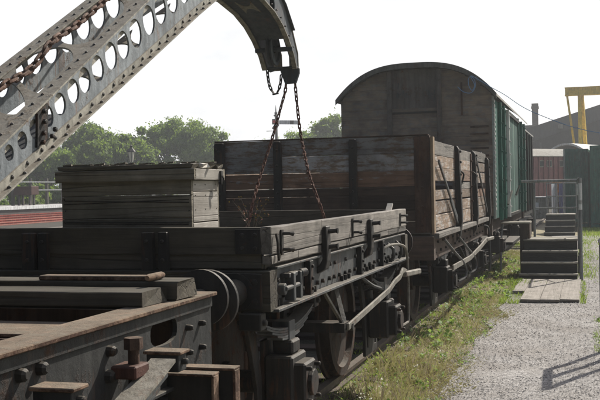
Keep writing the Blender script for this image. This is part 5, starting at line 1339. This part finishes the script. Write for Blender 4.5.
def weeds(n, xr, yr, seed, size):
    g = np.random.default_rng(seed); out = []
    for i in range(n):
        x, y = g.uniform(*xr), g.uniform(*yr); nl = g.integers(6, 16)
        for k in range(nl):
            a = g.uniform(0, 2*np.pi); l = size*g.uniform(.5, 1.3); el = g.uniform(.15, 1.2); w = l*g.uniform(.2, .38)
            b = np.array([x+g.normal()*.02, y+g.normal()*.02, g.uniform(-.02, .04) + .08*min(1, max(0, (-1.25-x)/.7))]); d_ = np.array([np.cos(a)*np.cos(el), np.sin(a)*np.cos(el), np.sin(el)]); s_ = np.array([-np.sin(a), np.cos(a), 0])*w
            out += [b, b+d_*l*.5+s_, b+d_*l+np.array([0, 0, -l*.15]), b+d_*l*.5-s_]
    return np.array(out)
wd = np.concatenate([weeds(80, (-2.05, -1.45), (10.3, 15.5), 1, .06), weeds(60, (-2.0, -1.3), (7.2, 11), 2, .035), weeds(140, (-1.9, -1.15), (15, 22), 3, .06), weeds(60, (-1.6, -1.15), (7.5, 15), 4, .035), weeds(14, (.02, .2), (10.5, 13), 5, .04)])
o = link('weeds', np_mesh('weeds', wd, 4, 'weed'), None); tag(o, 'broad-leaved green weeds growing beside the wagon wheels', 'weeds', None, 'stuff')
wd = weeds(25, (-1.95, -1.3), (7.2, 13), 7, .02); wd[:, 2] += .05
o = link('seedheads', np_mesh('seedheads', wd, 4, 'petal'), None); tag(o, 'pale seedheads and tiny flowers dotted in the verge', 'flowers', None, 'stuff')
def pebbles(n, xr, yr, s0, s1, seed, mask=None, z=0.):
    g = np.random.default_rng(seed); x = g.uniform(*xr, n); y = yr[0]+(yr[1]-yr[0])*g.random(n)**1.6
    if mask is not None: k = mask(x, y, g.random(n)); x, y = x[k], y[k]; n = len(x)
    s = s0+(s1-s0)*g.random(n)**3
    base = np.array([(1, 0, 0), (0, 1, 0), (-1, 0, 0), (0, -1, 0), (0, 0, 1), (0, 0, -1)], float)
    tri = np.array([(0, 1, 4), (1, 2, 4), (2, 3, 4), (3, 0, 4), (1, 0, 5), (2, 1, 5), (3, 2, 5), (0, 3, 5)])
    P_ = base[None]*(s[:, None]*np.array([1, .85, .38]))[:, None, :].reshape(n, 1, 3)*(1+.35*g.normal(size=(n, 6, 1)).clip(-1, 1))
    a = g.uniform(0, 6.28, n); ca, sa = np.cos(a)[:, None], np.sin(a)[:, None]
    X_ = P_[..., 0]*ca - P_[..., 1]*sa; Y_ = P_[..., 0]*sa+P_[..., 1]*ca
    P_ = np.stack([X_+x[:, None], Y_+y[:, None], P_[..., 2]+z+s[:, None]*.2], 2)
    return P_[:, tri, :].reshape(-1, 3)
pe = pebbles(42000, (-1.35, .5), (7.0, 24), .003, .013, 9)
o = link('pebbles', np_mesh('pebbles', pe, 3, 'stone'), None); tag(o, 'loose grey pebbles covering the gravel path', 'gravel', None, 'stuff')
pe = pebbles(7000, (-4.4, -1.2), (5, 24), .01, .045, 10, z=-.04)
o = link('ballast_stones', np_mesh('ballast_stones', pe, 3, 'ballast'), None); tag(o, 'dark ballast stones around the rails under the wagons', 'ballast', None, 'stuff')
# dry red weed growing in the low wagon
rw = thing('dry_weed', 'wiry weed with reddish leaves growing up inside the low wagon', 'plant', (-2.6, 7.5, 1.32))
m = MB(); pts_ = []
for k in range(9):
    a = rnd.uniform(0, 6.28); l = rnd.uniform(.15, .34); p1 = (-2.6+math.cos(a)*.07, 7.5+math.sin(a)*.07, 1.32+l*.6); p2 = (-2.6+math.cos(a)*.17, 7.5+math.sin(a)*.16, 1.32+l)
    m.tube([(-2.6, 7.5, 1.32), p1, p2], [.003, .0025, .0012], 4); pts_ += [p1, p2, tuple((Vector(p1)+Vector(p2))/2)]
m.build('stem', 'bark', rw)
g = np.random.default_rng(77); out = []
for p in pts_:
    for k in range(3):
        b = np.array(p)+g.normal(size=3)*.012; d_ = g.normal(size=3); d_ /= np.linalg.norm(d_); s_ = np.cross(d_, g.normal(size=3)); s_ /= np.linalg.norm(s_)
        out += [b, b+d_*.011+s_*.006, b+d_*.022, b+d_*.011-s_*.006]
v = np.array(out)-np.array([-2.6, 7.5, 1.32]); link('leaves', np_mesh('leaves', v, 4, 'leaf_red'), None, rw, (-2.6, 7.5, 1.32))['kind'] = 'stuff'
# ============================================================ sunlit haze
m = MB(); m.box(-1520, 1520, -320, 2520, -1.4, 14); o = m.build('haze', None, None); o['kind'] = 'stuff'; o['label'] = 'thin bright haze in the air over the yard'
hm = bpy.data.materials.new('haze_air'); hm.use_nodes = True; ht = hm.node_tree; ht.nodes.clear()
ho = ht.nodes.new('ShaderNodeOutputMaterial'); hv = ht.nodes.new('ShaderNodeVolumePrincipled')
hv.inputs['Density'].default_value = .0012; hv.inputs['Color'].default_value = (.93, .96, 1, 1); hv.inputs['Anisotropy'].default_value = .6
ht.links.new(hv.outputs[0], ho.inputs['Volume']); o.data.materials.append(hm)
